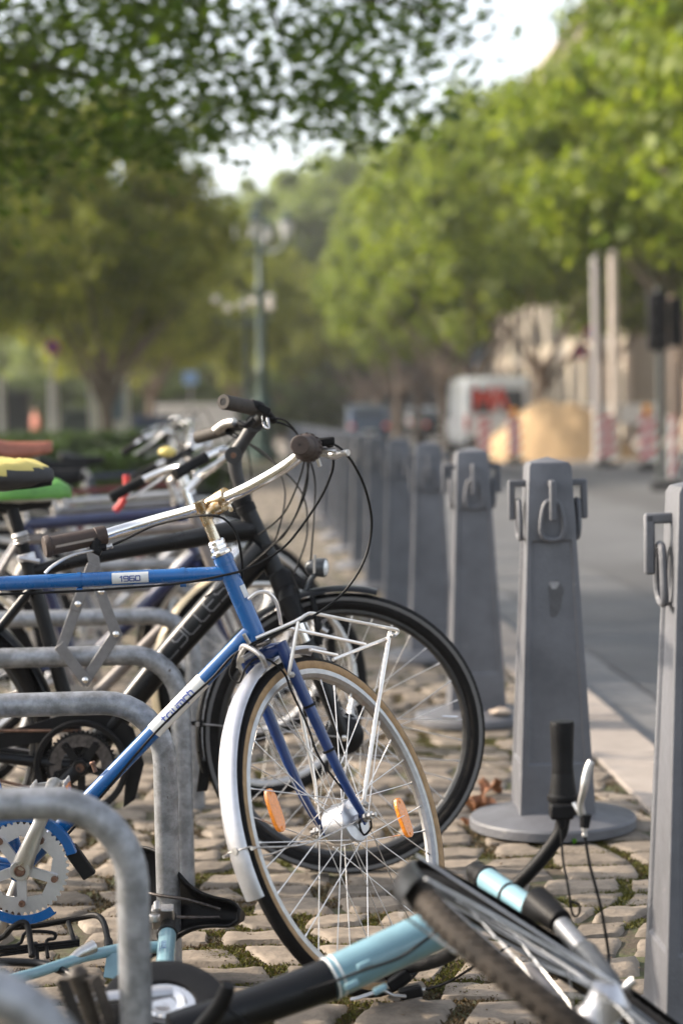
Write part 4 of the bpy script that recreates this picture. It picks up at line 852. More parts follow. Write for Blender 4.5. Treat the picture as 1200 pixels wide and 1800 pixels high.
cv = MB(); cv.v, cv.f, cv.m = mb.v, mb.f, mb.m; ORI[b1] = V((0, 0, 0)); cv.build('saddle_cover', [GREEN, mat('grey_trim', (.35, .36, .34), .6)], b1)
back_bike('navy bicycle with brown saddle and bar-mounted yellow bell', hx(448, 7.0), 7.0, NAVY, lean=2, steer=-8, bars='flat', bar_m=STEEL, sad_m=SADBR, seat_z=1.08, tube=.022, guard=SADB)
back_bike('bicycle with chrome swept handlebar and silver mudguards, third behind the black bicycle', hx(455, 7.9), 7.9, GREYP, lean=-2, steer=18, bars='swept', bar_m=CHROME, guard=ALU, seat_z=.96, lamp=True)
back_bike('silver bicycle with high handlebar and dark grips, fourth behind the black bicycle', hx(430, 8.9), 8.9, mat('silver_paint', (.45, .45, .46), .35, .5, .1, 20), lean=1, steer=-15, bars='high', bar_m=CHROME, guard=None, seat_z=.92)
back_bike('dark maroon bicycle half hidden among the parked bicycles', hx(400, 10.1), 10.1, mat('maroon_paint', (.10, .02, .02), .4, 0, .2, 20), lean=-2, steer=12, bars='flat', bar_m=STEEL, guard=SADB, seat_z=.95)
back_bike('black step-through bicycle far back in the rack row', hx(395, 11.4), 11.4, BLACK, lean=2, steer=-10, bars='high', bar_m=CHROME, guard=ALU, seat_z=.95, step=True)
back_bike('farthest dark bicycle at the end of the rack row', hx(380, 12.8), 12.8, NAVY, lean=-1, steer=14, bars='swept', bar_m=ALU, guard=SADB, seat_z=.93)
# yellow bell / reflector blob and red cable lock
yb = MB().ball(at(294, 794, 6.9), .026, sc=(1.2, 1, .7)); yo = yb.build('handlebar_bell', YELLOW, origin=at(294, 794, 6.9)); tag(yo, 'small yellow bell on the navy bicycle handlebar', 'bell')
rl = MB().tube(sm([at(222, 835, 6.8), at(222, 862, 6.8), at(214, 884, 6.8), at(202, 898, 6.8)], 6), .012, 12).build('cable_lock', mat('red_sleeve', (.50, .035, .03), .5, 0, .15, 30), origin=at(214, 888, 6.8)); tag(rl, 'red sleeved cable lock hanging between the parked bicycles', 'bicycle lock')

# ================================================================ RACK HOOPS
HY = [2.03, 3.0, 4.07, 4.90, 5.88, 7.0, 8.0, 8.97, 9.95, 10.95, 11.95, 12.95]
hl = ['nearest galvanised hoop cut by the bottom left corner', 'galvanised hoop in front of the blue chainring, second from the camera', 'galvanised hoop crossed by the blue down tube', 'galvanised hoop behind the blue down tube, beside the folding lock', 'galvanised hoop behind the black bicycle frame']
def hoop_mesh():
    Rb = .125; Hc = .575; Lh = .78; pts = [V((0, 0, -.02)), V((0, 0, Hc-Rb))]
    for k in range(1, 9): a = R(90*k/8); pts.append(V((-Rb+Rb*math.cos(a), 0, Hc-Rb+Rb*math.sin(a))))
    pts.append(V((-Lh+Rb, 0, Hc)))
    for k in range(1, 9): a = R(90+90*k/8); pts.append(V((-Lh+Rb+Rb*math.cos(a), 0, Hc-Rb+Rb*math.sin(a))))
    pts.append(V((-Lh, 0, -.02)))
    return MB().tube(pts, .0250, 24)
h0 = None
for i, y in enumerate(HY):
    if h0 is None: o = hoop_mesh().build('rack_hoop', GALV); h0 = o
    else: o = h0.copy(); C.objects.link(o)
    o.location = lane(-.205, y); o.rotation_euler = (0, 0, YAW)
    tag(o, hl[i] if i < len(hl) else 'galvanised bicycle rack hoop number %d seen far back among the parked bicycles' % (i+1), 'bike rack', 'bicycle rack hoops in a row')
far_h = ['behind the grey bicycle', 'behind the navy bicycle', 'behind the third parked bicycle', 'behind the silver bicycle', 'behind the maroon bicycle', 'beside the black step-through bicycle', 'last hoop of the row']
for i, o in enumerate([o for o in C.objects if o.name.startswith('rack_hoop')][5:]): o['label'] = 'blurred galvanised hoop %s' % far_h[i] if i < 6 else 'blurred galvanised hoop at the far end of the row'

# ================================================================ BOLLARDS
def bollard():
    r = thing('bollard', '', 'bollard', (0, 0, 0), 'grey cast iron bollards with chain links along the kerb')
    z0, z1 = .045, 1.0; a0, a1 = .104, .0585
    hw = lambda z: a0+(a1-a0)*(z-z0)/(z1-z0)
    mb = MB()
    for k in range(4):
        M_ = Matrix.Rotation(k*math.pi/2, 3, 'Z')
        F_ = lambda x, z, d_=0: M_ @ V((x, -(hw(z)-d_), z))
        zs = [z0, .188, .80, z1]; mg = .019; dp = .007
        def quad(p): mb.add(p, [[0, 1, 2, 3]])
        L0 = [-hw(z) for z in zs]; 
        ib, it = hw(.188)-mg, hw(.80)-mg*.72
        mb.add([F_(-hw(z0), z0), F_(hw(z0), z0), F_(hw(.188), .188), F_(ib, .188), F_(-ib, .188), F_(-hw(.188), .188)], [[0, 1, 2, 3, 4, 5]])
        mb.add([F_(-hw(.8), .8), F_(-it, .8), F_(it, .8), F_(hw(.8), .8), F_(hw(z1), z1), F_(-hw(z1), z1)], [[0, 1, 2, 3, 4, 5]])
        quad([F_(-hw(.188), .188), F_(-ib, .188), F_(-it, .80), F_(-hw(.8), .8)]); quad([F_(ib, .188), F_(hw(.188), .188), F_(hw(.8), .8), F_(it, .80)])
        q0 = [F_(-ib, .188), F_(ib, .188), F_(it, .8), F_(-it, .8)]; q1 = [F_(-ib+.004, .193, dp), F_(ib-.004, .193, dp), F_(it-.004, .795, dp), F_(-it+.004, .795, dp)]
        mb.add(q0+q1, [[0, 1, 5, 4], [1, 2, 6, 5], [2, 3, 7, 6], [3, 0, 4, 7], [4, 5, 6, 7]])
    t = [V((s1*a1, s2*a1, z1)) for s1, s2 in ((-1, -1), (1, -1), (1, 1), (-1, 1))]; t2 = [V((p.x*.90, p.y*.90, 1.012)) for p in t]
    mb.add(t+t2+[V((0, 0, 1.027))], [[0, 1, 5, 4], [1, 2, 6, 5], [2, 3, 7, 6], [3, 0, 4, 7], [4, 5, 8], [5, 6, 8], [6, 7, 8], [7, 4, 8]])
    me_o = mb.build('post', IRON, r, ang=30)
    bm = bmesh.new(); bm.from_mesh(me_o.data); bmesh.ops.remove_doubles(bm, verts=bm.verts, dist=.0003); bmesh.ops.recalc_face_normals(bm, faces=bm.faces); bm.to_mesh(me_o.data); bm.free()
    bv = me_o.modifiers.new('bevel', 'BEVEL'); bv.width = .0022; bv.segments = 3; bv.limit_method = 'ANGLE'; bv.angle_limit = R(25)
    MB().lathe([(.001, 0), (.225, 0), (.231, .004), (.231, .026), (.226, .032), (.145, .052), (.10, .062), (.001, .062)], (0, 0, 0), (0, 0, 1), 56).build('base_disc', IRON, r)
    for k in range(4):
        M_ = Matrix.Rotation(k*math.pi/2, 3, 'Z'); f0 = hw(.95)
        tr = lambda x, y, z: M_ @ V((x, y, z))
        st2 = MB(); w_ = .0092
        ex = M_ @ V((1, 0, 0)); ey = M_ @ V((0, -1, 0)); ez = V((0, 0, 1))
        st2.box(tr(0, -(f0+.018), .955), ex*w_, ey*.030, ez*.0095).box(tr(0, -(f0+.0395), .909), ex*w_, ey*.0095, ez*.0545)
        so2 = st2.build('hook', IRON, r, bev=.0045)
        yl = -(hw(.86)+.016)
        ring = [tr(-.013, yl, .905), tr(.013, yl, .905), tr(.024, yl, .885), tr(.031, yl+.0, .838), tr(.026, yl+.002, .812), tr(.011, yl+.003, .803), tr(-.011, yl+.003, .803), tr(-.026, yl+.002, .812), tr(-.031, yl, .838), tr(-.024, yl, .885)]
        if k in (0, 2): pass
        MB().tube(sm(ring, 4, closed=True), .0074, 10, closed=True).build('chain_link', IRON, r)
    return r
b0 = bollard(); BY = [3.55+1.93*i for i in range(23)]
lb = ['nearest grey bollard cut by the right edge of the photo', 'grey bollard with peeled paint patch behind the upright handlebar grip', 'grey bollard with a pale stone lying on its round base', 'grey bollard seen just behind the black bicycle tyre']
ords = ['fifth', 'sixth', 'seventh', 'eighth', 'ninth', 'tenth', 'eleventh', 'twelfth', 'thirteenth', 'fourteenth', 'fifteenth', 'sixteenth', 'seventeenth', 'eighteenth', 'nineteenth', 'twentieth', 'twenty-first', 'twenty-second', 'farthest']
bl = []
for i, y in enumerate(BY):
    o = b0 if i == 0 else copy_tree(b0)
    if i > 8:
        for ch in list(o.children):
            if not ch.name.startswith(('post', 'base')): bpy.data.objects.remove(ch)
    o.location = lane(.795, y, .004); o.rotation_euler = (0, R(random.uniform(-.4, .4)) if i > 1 else 0, YAW+R(random.uniform(-1, 1)) if i > 1 else YAW)
    o['label'] = lb[i] if i < 4 else '%s grey bollard of the row counted from the camera' % ords[i-4]; bl.append(o)
# peeled patch on the second bollard
pp = MB(); cx, cz = 0.006, .655
zs = lambda z: -(.104+(.0585-.104)*(z-.045)/.955-.007)-.0012
pl = [(cx+.020*math.cos(a)*(1+.25*math.sin(3*a+1)), cz+.034*math.sin(a)*(1+.2*math.sin(2*a))+(-.03 if math.sin(a) < -.5 else 0)) for a in [2*math.pi*i/22 for i in range(22)]]
vs = [(x, zs(z), z) for x, z in pl]; pp.add([(cx, zs(cz), cz)]+vs, [[0, i+1, (i+1) % 22+1] for i in range(22)])
q = MB(); q.v, q.f, q.m = pp.v, pp.f, pp.m; ORI[bl[1]] = V((0, 0, 0)); q.build('stain', IRONS, bl[1])
pl = [(cx-.002+.012*math.cos(a)*(1+.35*math.sin(3*a)), cz+.022+.014*math.sin(a)*(1+.3*math.cos(2*a))) for a in [2*math.pi*i/18 for i in range(18)]]
pp = MB(); pp.add([(cx, zs(cz+.02)-.0008, cz+.02)]+[(x, zs(z)-.0008, z) for x, z in pl], [[0, i+1, (i+1) % 18+1] for i in range(18)]); pp.build('peeled_paint', IRONW, bl[1])

# ================================================================ GROUND, COBBLES, KERB, ROAD
SOIL = mat('joint_soil', (.055, .040, .026), .95, 0, col2=(.05, .055, .018), scale=9, thr=(.42, .58), bump=1.0, bscale=90)
STONE = mat('cobble_granite', (.158, .130, .100), .72, 0, .40, 13, bump=.9, bscale=60, island=.24, rvar=.08)
GRAN = mat('kerb_granite', (.24, .21, .185), .8, 0, .16, 9, bump=.5, bscale=120, island=.1)
GUT = mat('gutter_stone', (.12, .12, .122), .7, 0, .22, 9, bump=.5, bscale=110, island=.2)
ASPH = mat('asphalt', (.078, .080, .083), .82, 0, .26, .8, bump=.5, bscale=160)
def sheet(name, pts, z, m, kind='structure'):
    o = MB().add([(x, y, z) for x, y in pts], [list(range(len(pts)))]).build(name, m); tag(o, kind=kind); return o
sheet('ground', [(-600, -20), (600, -20), (600, 1500), (-600, 1500)], -.16, mat('far_ground', (.16, .15, .13), .95, 0, .2, .3))
def quadlane(o0, o1, y0, y1): return [(o0-.0414*y0, y0), (o1-.0414*y0, y0), (o1-.0414*y1, y1), (o0-.0414*y1, y1)]
sheet('paving_bed', quadlane(-9, 1.098, -2, 60), -.0085, SOIL)
def cobbles(name, o0, o1, y0, y1, dx, dy, fine, m, gap=.017, rnd=1.0):
    mb = MB(); rng = random.Random(int(y0*100)); y = y0; vs, fs = [], []
    rowy = [y]
    while rowy[-1] < y1: rowy.append(rowy[-1]+dy*rng.uniform(.85, 1.15))
    rowf = lambda r_, x: rowy[r_]+.060*noise.noise(V((x*2.6, rowy[r_]*1.0, 3.1)))*rnd
    for r_ in range(len(rowy)-1):
        x = o0+rng.uniform(-dx, 0)
        skL = rng.uniform(-.02, .02)*rnd
        while x < o1:
            wdt = dx*rng.uniform(.72, 1.35); x2 = min(x+wdt, o1+ (.0)); skR = rng.uniform(-.034, .034)*rnd
            if x2-x < .05: break
            g_ = gap*rng.uniform(.6, 1.5)/2; hz = rng.uniform(-.005, .005); tx, ty_ = rng.uniform(-.03, .03), rng.uniform(-.03, .03)
            jj = lambda: rng.uniform(0, .006)*rnd
            c = [(x+skL+g_+jj(), rowf(r_, x)+g_+jj()), (x2+skR-g_-jj(), rowf(r_, x2)+g_+jj()), (x2-skR-g_-jj(), rowf(r_+1, x2)-g_-jj()), (x-skL+g_+jj(), rowf(r_+1, x)-g_-jj())]
            ym = (c[0][1]+c[2][1])/2; xm = (x+x2)/2; n = 9 if fine else 4; b = len(vs); seed = rng.uniform(0, 99)
            for i in range(n+1):
                for j in range(n+1):
                    u, v = i/n, j/n
                    uu, vv = 2*u-1, 2*v-1
                    sq = 1-.07*(abs(uu*vv)**2.2)                       # rounded corners
                    uu2, vv2 = uu*sq, vv*sq
                    u2, v2 = (uu2+1)/2, (vv2+1)/2
                    px = (c[0][0]*(1-u2)+c[1][0]*u2)*(1-v2)+(c[3][0]*(1-u2)+c[2][0]*u2)*v2
                    py = (c[0][1]*(1-u2)+c[1][1]*u2)*(1-v2)+(c[3][1]*(1-u2)+c[2][1]*u2)*v2
                    e_ = max(abs(uu), abs(vv)); edge = max(0, (e_-.78)/.22)
                    z = hz*.7+tx*.7*(px-xm)+ty_*(py-ym)-.0065*edge**2.0+.0015*(1-e_*e_)
                    if fine:
                        z += .0050*noise.noise(V((px*15, py*15, seed)))+.0028*noise.noise(V((px*42, py*42, seed)))
                        px += .006*noise.noise(V((px*14, py*14, 7+seed)))*e_; py += .006*noise.noise(V((px*14, py*14, 17+seed)))*e_
                    if i in (0, n) or j in (0, n): z -= .018
                    vs.append((px-.0414*py, py, z))
            for i in range(n):
                for j in range(n): k = b+i*(n+1)+j; fs.append([k, k+n+1, k+n+2, k+1])
            x = x2; skL = skR
    me = bpy.data.meshes.new(name); me.from_pydata(vs, [], fs); me.materials.append(m); me.shade_smooth(); me.set_sharp_from_angle(angle=R(60))
    o = bpy.data.objects.new(name, me); C.objects.link(o); tag(o, kind='structure'); return o
cobbles('cobbled_pavement', -.75, 1.095, 3.45, 9.2, .168, .143, True, STONE, gap=.003)
cobbles('cobbled_plaza', -3.6, 1.095, 9.2, 40, .18, .18, False, STONE)
cobbles('cobbled_plaza_side', -3.4, -.76, 3.45, 9.2, .18, .18, False, STONE)
# kerb slabs with a real step, gutter stones, asphalt
kb_ = MB(); y = 1.0; rng = random.Random(4)
while y < 120:
    L_ = rng.uniform(.75, 1.15); z = rng.uniform(-.003, .003)
    p = [(1.108, y+.004), (1.352, y+.004), (1.352, y+L_-.004), (1.108, y+L_-.004)]
    vs = [(a-.0414*b, b, zz) for zz in (-.15, z) for a, b in p]; kb_.add(vs, [[0, 1, 5, 4], [1, 2, 6, 5], [2, 3, 7, 6], [3, 0, 4, 7], [4, 5, 6, 7]]); y += L_
o = kb_.build('kerb', GRAN, bev=.009); tag(o, kind='structure')
gt_ = MB(); y = 1.0
while y < 120:
    L_ = rng.uniform(.45, .95); z = -.085+rng.uniform(-.004, .004)
    p = [(1.362, y+.004), (1.69, y+.004), (1.69, y+L_-.004), (1.362, y+L_-.004)]
    vs = [(a-.0414*b, b, zz) for zz in (-.15, z) for a, b in p]; gt_.add(vs, [[0, 1, 5, 4], [1, 2, 6, 5], [2, 3, 7, 6], [3, 0, 4, 7], [4, 5, 6, 7]]); y += L_
tag(gt_.build('gutter', GUT, bev=.008), kind='structure')
sheet('gutter_bed', quadlane(1.352, 1.72, 0, 130), -.11, mat('gutter_dirt', (.10, .085, .065), .95, 0, .3, 14))
sheet('road', quadlane(1.695, 13.0, -2, 600), -.088, ASPH)
MB_ = MB().add([(x, y, z) for (x, y) in quadlane(13.0, 17.5, -2, 400) for z in (.03,)], [[0, 1, 2, 3]]); tag(MB_.build('far_pavement', mat('pavement_slabs', (.33, .29, .25), .85, 0, .15, 3, bump=.2)), kind='structure')
k2 = MB(); vs = [(x, y, z) for z in (-.15, .034) for (x, y) in quadlane(12.85, 13.0, -2, 400)]; k2.add(vs, [[0, 1, 5, 4], [1, 2, 6, 5], [2, 3, 7, 6], [3, 0, 4, 7], [4, 5, 6, 7]]); tag(k2.build('far_kerb', GRAN), kind='structure')
sheet('asphalt_patch', quadlane(2.6, 6.2, 13.2, 16.4), -.084, mat('patch_asphalt', (.055, .056, .058), .85, 0, .2, 1.5, bump=.5, bscale=140))
sheet('asphalt_trench', quadlane(4.9, 5.9, 16.4, 48), -.084, MATS['patch_asphalt'])
# moss and crumbs in the joints
def moss(name, n, m, x0, x1, y0, y1, hmin, hmax, wd, thr, seed, sc=1.9, up=1.0):
    rng = random.Random(seed); vs, fs = [], []; c = 0; tries = 0
    while c < n and tries < n*40:
        tries += 1; y = y0+(y1-y0)*rng.random()**1.3; o_ = rng.uniform(x0, x1)
        if noise.noise(V((o_*sc, y*sc, 1.7+seed)))+.45*noise.noise(V((o_*9, y*9, 4))) < thr: continue
        x = o_-.0414*y; a = rng.uniform(0, 6.28); h = rng.uniform(hmin, hmax); w_ = wd*rng.uniform(.5, 1.5); b = len(vs); z = -.0095
        dx, dy = math.cos(a)*w_, math.sin(a)*w_; lx, ly = rng.uniform(-1, 1)*h*up, rng.uniform(-1, 1)*h*up
        vs += [(x-dx, y-dy, z), (x+dx, y+dy, z), (x+dx*.4+lx, y+dy*.4+ly, z+h), (x-dx*.4+lx, y-dy*.4+ly, z+h)]; fs.append([b, b+1, b+2, b+3]); c += 1
    me = bpy.data.meshes.new(name); me.from_pydata(vs, [], fs); me.materials.append(m); o = bpy.data.objects.new(name, me); C.objects.link(o); tag(o, name.replace('_', ' ')+' growing in the joints of the cobbles', 'moss', kind='stuff'); return o
moss('moss', 90000, leafmat('moss_green', (.040, .045, .010), (.10, .095, .02), .2, .9), -.7, 1.09, 3.5, 8.5, .003, .010, .0028, .12, 3)
moss('dry_moss', 90000, leafmat('moss_brown', (.035, .024, .012), (.11, .075, .036), .1, .9), -.7, 1.09, 3.5, 8.5, .003, .009, .0028, -.04, 11)
# loose grit and bits lying on the stones
gr = MB(); rng = random.Random(8)
for k in range(600):
    y = rng.uniform(3.6, 7); x = rng.uniform(-.7, 1.09)-.0414*y; s_ = rng.uniform(.001, .0026); z = .0015
    gr.box((x, y, z), (s_, rng.uniform(-.5, .5)*s_, 0), (rng.uniform(-.5, .5)*s_, s_*.8, 0), (0, 0, s_*.6))
tag(gr.build('grit', mat('grit', (.16, .12, .085), .9, 0, .5, 300)), 'scattered grit and crumbs on the cobblestones', 'grit', kind='stuff')
def dry_leaf(label, p, s, seed, curl=1.0):
    rng = random.Random(seed); mb = MB(); n = 14; m_ = 7; vs = []
    a0 = rng.uniform(0, 6.28)
    for i in range(n+1):
        for j in range(m_+1):
            u, v = i/n, 2*j/m_-1; wd = .5*math.sin(math.pi*min(1, u*1.02))**.7*(1+.25*math.sin(u*19))
            x = (u-.5)*s; y = v*wd*s*.8; z = s*(.30*curl*v*v*math.sin(math.pi*u)+.18*math.sin(u*5+seed)+.10*noise.noise(V((u*4, v*3, seed))))+.02*s
            vs.append(V((x*math.cos(a0)-y*math.sin(a0), x*math.sin(a0)+y*math.cos(a0), z))+V(p))
    mb.add(vs, [[i*(m_+1)+j, i*(m_+1)+j+1, (i+1)*(m_+1)+j+1, (i+1)*(m_+1)+j] for i in range(n) for j in range(m_)])
    o = mb.build('dry_leaf', mat('dry_leaf', (.22, .085, .03), .6, 0, .4, 60), origin=p); o.modifiers.new('s', 'SOLIDIFY').thickness = .001; tag(o, label, 'leaf')
g_ = ground(845, 1425); dry_leaf('large curled brown leaf between the black tyre and the bollard base', (g_.x, g_.y, .005), .10, 2, 1.6)
g_ = ground(862, 1400); dry_leaf('dark brown crumpled leaf leaning on the curled leaf', (g_.x, g_.y, .01), .085, 5, 1.2)
g_ = ground(822, 1448); dry_leaf('small reddish leaf at the edge of the black tyre', (g_.x, g_.y, .002), .045, 9)
sb = MB().ball((0, 0, 0), .03, sc=(1.5, 1, .45)); 
for v in sb.v: v += V((noise.noise(v*40), noise.noise(v*40+V((5, 0, 0))), noise.noise(v*40+V((9, 0, 0)))))*.006
p = at(880, 1252, 7.25); sb.v = [v+V((p.x, 7.25, .062)) for v in sb.v]; tag(sb.build('stone', mat('pale_stone', (.42, .34, .27), .8, 0, .2, 40), origin=(p.x, 7.25, .05)), 'pale flat stone lying on the round base of a bollard', 'stone')
for i, (px, py) in enumerate(((1008, 1486), (1003, 1482))):
    p = ground(px, py); MB_ = MB()
    for k in range(3): MB_.prism([(0, 0), (.006, .008), (0, .018), (-.006, .008)], p+V((0, 0, .002)), (math.cos(k*2), math.sin(k*2), 0), (.3*math.cos(k*2.2), -.2, 1), (0, -1, .2), .0006)
    tag(MB_.build('weed', leafmat('weed_green', (.10, .28, .02), (.16, .36, .04)), origin=p), ['tiny bright green weed at the foot of the bollard base', 'second tiny weed sprouting beside the bollard base'][i], 'weed')

# ================================================================ TREES
LM_NEAR = leafmat('near_leaves', (.028, .056, .009), (.095, .145, .02), .52)
LM_OLIVE = leafmat('olive_leaves', (.105, .130, .022), (.245, .260, .050), .5, .6)
LM_LIME = leafmat('lime_leaves', (.070, .112, .016), (.200, .240, .034), .48, .55)
LM_FAR = leafmat('far_leaves', (.10, .14, .045), (.19, .23, .08), .5, .6)
BARK = mat('bark', (.13, .10, .075), .9, 0, .35, 6, bump=1, bscale=14)
def crown_mesh(name, seed, rx, rz, clumps, per, leaf, m, hole=.0):
    rng = random.Random(seed); vs, fs = [], []
    for k in range(clumps):
        while True:
            p = V((rng.uniform(-1, 1), rng.uniform(-1, 1), rng.uniform(-1, 1)))
            if .35 < p.length < 1.0: break
        c = V((p.x*rx, p.y*rx, p.z*rz*(1 if p.z > 0 else .8))); cr_ = rng.uniform(.5, 1.15)*rx*.26; nn = int(per*rng.uniform(.6, 1.4))
        for i in range(nn):
            d = V((rng.gauss(0, 1), rng.gauss(0, 1), rng.gauss(0, 1))); d.normalize(); q = c+V((d.x, d.y, d.z*.62))*cr_*(rng.random()**.4)
            nrm = (d+V((rng.gauss(0, .7), rng.gauss(0, .7), rng.gauss(0, .7)+.5))).normalized(); u, w_ = perp(nrm); a = rng.uniform(0, 6.28)
            e = u*math.cos(a)+w_*math.sin(a); g2 = nrm.cross(e); s = leaf*rng.uniform(.6, 1.3); b = len(vs)
            vs += [q-e*s*.5, q+g2*s*.36+nrm*s*.06, q+e*s*.55, q-g2*s*.36+nrm*s*.06]; fs.append([b, b+1, b+2, b+3])
    me = bpy.data.meshes.new(name); me.from_pydata([tuple(v) for v in vs], [], fs); me.materials.append(m); return me
def tree(label, x, y, h, cz, me, tr, group, s=(1, 1, 1), rot=0, seed=1):
    r = thing('street_tree', label, 'tree', (0, 0, 0), group); rng = random.Random(seed); t = MB()
    b = V((rng.uniform(-.2, .2), rng.uniform(-.2, .2), cz*.75)); t.tube(sm([V((0, 0, -.2)), V((0, 0, .15)), V((b.x*.3, 0, cz*.4)), b], 5), [tr*1.35, tr*1.3, tr*1.25, tr*1.15, tr*1.1, tr, tr, tr, tr*.97, tr*.95, tr*.93, tr*.9, tr*.88, tr*.86, tr*.84, tr*.8], 12)
    for k in range(7):
        a = k*.9+rng.uniform(-.3, .3); e = V((math.cos(a), math.sin(a), rng.uniform(.5, 1.2))).normalized(); L_ = rng.uniform(.5, .8)*(h-cz)*.6
        t.tube(sm([b-V((0, 0, rng.uniform(0, cz*.25))), b+e*L_*.4+V((0, 0, .2)), b+e*L_+V((0, 0, .5))], 4), [tr*.55, tr*.5, tr*.42, tr*.36, tr*.3, tr*.24, tr*.18, tr*.1, tr*.05], 7)
    t.build('trunk', BARK, r)
    c = bpy.data.objects.new('crown', me); C.objects.link(c); c.parent = r; c.location = (0, 0, cz+(h-cz)*.42); c.scale = s; c.rotation_euler = (0, 0, rot)
    r.location = (x, y, -.1); return r
lime = [crown_mesh('crown_lime_%d' % i, 20+i, 4.2, 3.9, 95, 150, .27, LM_LIME) for i in range(2)]
olive = [crown_mesh('crown_olive_%d' % i, 40+i, 5.2, 4.4, 110, 150, .30, LM_OLIVE) for i in range(2)]
shrc = crown_mesh('crown_shrub', 61, 5.5, 5.2, 80, 130, .40, leafmat('shrub_leaves', (.03, .05, .012), (.08, .11, .025), .3, .6))
farc = crown_mesh('crown_far', 60, 5.5, 5.2, 90, 130, .45, LM_FAR)
rnames = ['nearest street tree on the right with a broad lime crown', 'second right-hand street tree beside the white poles', 'right-hand street tree rising behind the sand pile', 'right-hand street tree over the white van', 'right-hand street tree over the dark car', 'sixth tree of the right-hand row', 'seventh tree of the right-hand row', 'eighth tree of the right-hand row', 'ninth tree of the right-hand row']
for i, y in enumerate([26, 38, 56, 64, 74, 87, 100, 115, 132]):
    off = 7.0+[.5, 1.5, .85, 0, 0, 0, 0, 0, 0][i]
    p = lane(off, y); hh_ = [10.5, 10, 12.6, 12.6, 13, 13.6, 14, 14, 15][i]; tree(rnames[i], p.x, y, hh_, 3.3, lime[i % 2], .17, 'lime trees along the right side of the street', (.80, .80, .92) if i < 3 else (.82, .82, 1.1), i*1.3, i)
for i, y in enumerate([34, 46, 60, 78]):
    p = lane(13.6, y); tree('right-hand back-row tree close to the facade, %s from the camera' % ['nearest', 'second', 'third', 'fourth'][i], p.x, y, 10.5+i*.4, 4, lime[(i+1) % 2], .2, 'lime trees along the right side of the street', (.85, .85, .9), i*2.3, 30+i)
lt_ = [(-5.25, 45, 9.3, 2.9, 'plaza tree with its dark trunk seen left of the lamp post'), (-9.6, 40, 9.5, 3.0, 'plaza tree at the left edge of the photo'), (-7.4, 62, 11, 3.0, 'plaza tree behind the information board'), (-7.0, 74, 10.5, 3.2, 'plaza tree behind the candelabra lamp post'), (-13, 66, 12, 3.2, 'broad plaza tree far left'), (-9.5, 88, 12, 3.2, 'far plaza tree behind the left trees'), (-5.2, 96, 11.5, 3.2, 'far plaza tree just left of the bollard row end'), (-14.5, 50, 11, 3.0, 'outer left plaza tree'), (-3.4, 120, 12.5, 3, 'farthest left plaza tree')]
for i, (x, y, h, cz, lb_) in enumerate(lt_): tree(lb_, x, y, h, cz, olive[i % 2], .17, 'olive green trees on the plaza', ([.60, .85, .70, .50, .95, .95, .62, .95, .75][i],)*2+([.72, .9, .95, .9, 1.05, 1.05, 1, 1, 1.05][i],), i*1.7, 50+i)
fr_n = ['far left', 'left of centre', 'centre', 'right of centre', 'far right', 'behind the street end', 'left gap', 'right gap', 'behind the plaza lamp', 'behind the plaza trunk', 'behind the cabinet', 'at the left photo edge']
for i, (px, y, h) in enumerate([(500, 150, 21), (560, 165, 25), (620, 150, 24), (680, 170, 27), (740, 160, 25), (450, 175, 24), (380, 160, 13), (590, 190, 28), (300, 140, 12), (210, 150, 13), (120, 138, 12), (30, 146, 13)]):
    p = at(px, 740, y); tree('tall far tree closing the street, %s' % fr_n[i], p.x, y, h, 3.4, farc, .3, 'far trees at the end of the street', (1.15, 1.15, h/13), i*1.1, 70+i)
for i, (px, y) in enumerate([(-40, 105), (60, 112), (160, 104), (250, 110), (340, 106), (430, 114), (510, 122)]):
    r_ = thing('shrub', 'big dark shrub closing the back of the plaza, %s from the left' % ['first', 'second', 'third', 'fourth', 'fifth', 'sixth', 'last'][i], 'shrub', (0, 0, 0), 'shrubs at the back of the plaza')
    c_ = bpy.data.objects.new('crown', shrc); C.objects.link(c_); c_.parent = r_; c_.scale = (.75, .6, .42); c_.location = (0, 0, 1.7); MB().tube([(0, 0, -.1), (.1, 0, 1.5)], .09, 8).build('trunk', BARK, r_)
    p = at(px, 740, y); r_.location = (p.x, y, 0); r_.rotation_euler = (0, 0, i*1.7)
# overhead branches of the near tree (its trunk stands to the left of the picture)
nt_ = thing('plane_tree', 'near tree whose dark leafy branches hang over the top left of the photo', 'tree', (-5.2, 12.5, -.02))
tk = MB(); base = V((-5.2, 12.5, 0)); fk_ = base+V((.2, 0, 3.4))
tk.tube(sm([base-V((0, 0, .1)), base+V((.02, 0, .4)), base+V((.1, 0, 2)), fk_], 5), [.30, .27, .25, .24, .23, .225, .22, .22, .215, .21, .21, .2, .2, .2, .2, .2], 16)
rng = random.Random(5); tips = []
limbs = [[(-5, 12.5, 3.4), (-3.6, 12.2, 4.1), (-2.2, 12.0, 4.05), (-.9, 11.9, 3.85), (.2, 11.8, 3.6)], [(-5, 12.5, 3.6), (-3.5, 11.6, 4.6), (-2.0, 11.0, 4.9), (-.6, 10.8, 4.6), (.5, 10.6, 4.3)], [(-5, 12.5, 3.2), (-3.6, 13.6, 3.7), (-2.2, 14.2, 3.7), (-1.0, 14.5, 3.4)], [(-5, 12.5, 3.6), (-3.6, 14, 5.2), (-2, 15, 5.8), (-.3, 15.2, 5.6), (.8, 15, 5.0)], [(-5, 12.5, 3.6), (-4, 12.5, 5.5), (-2.6, 12.8, 6.4), (-1.2, 13, 6.6)]]
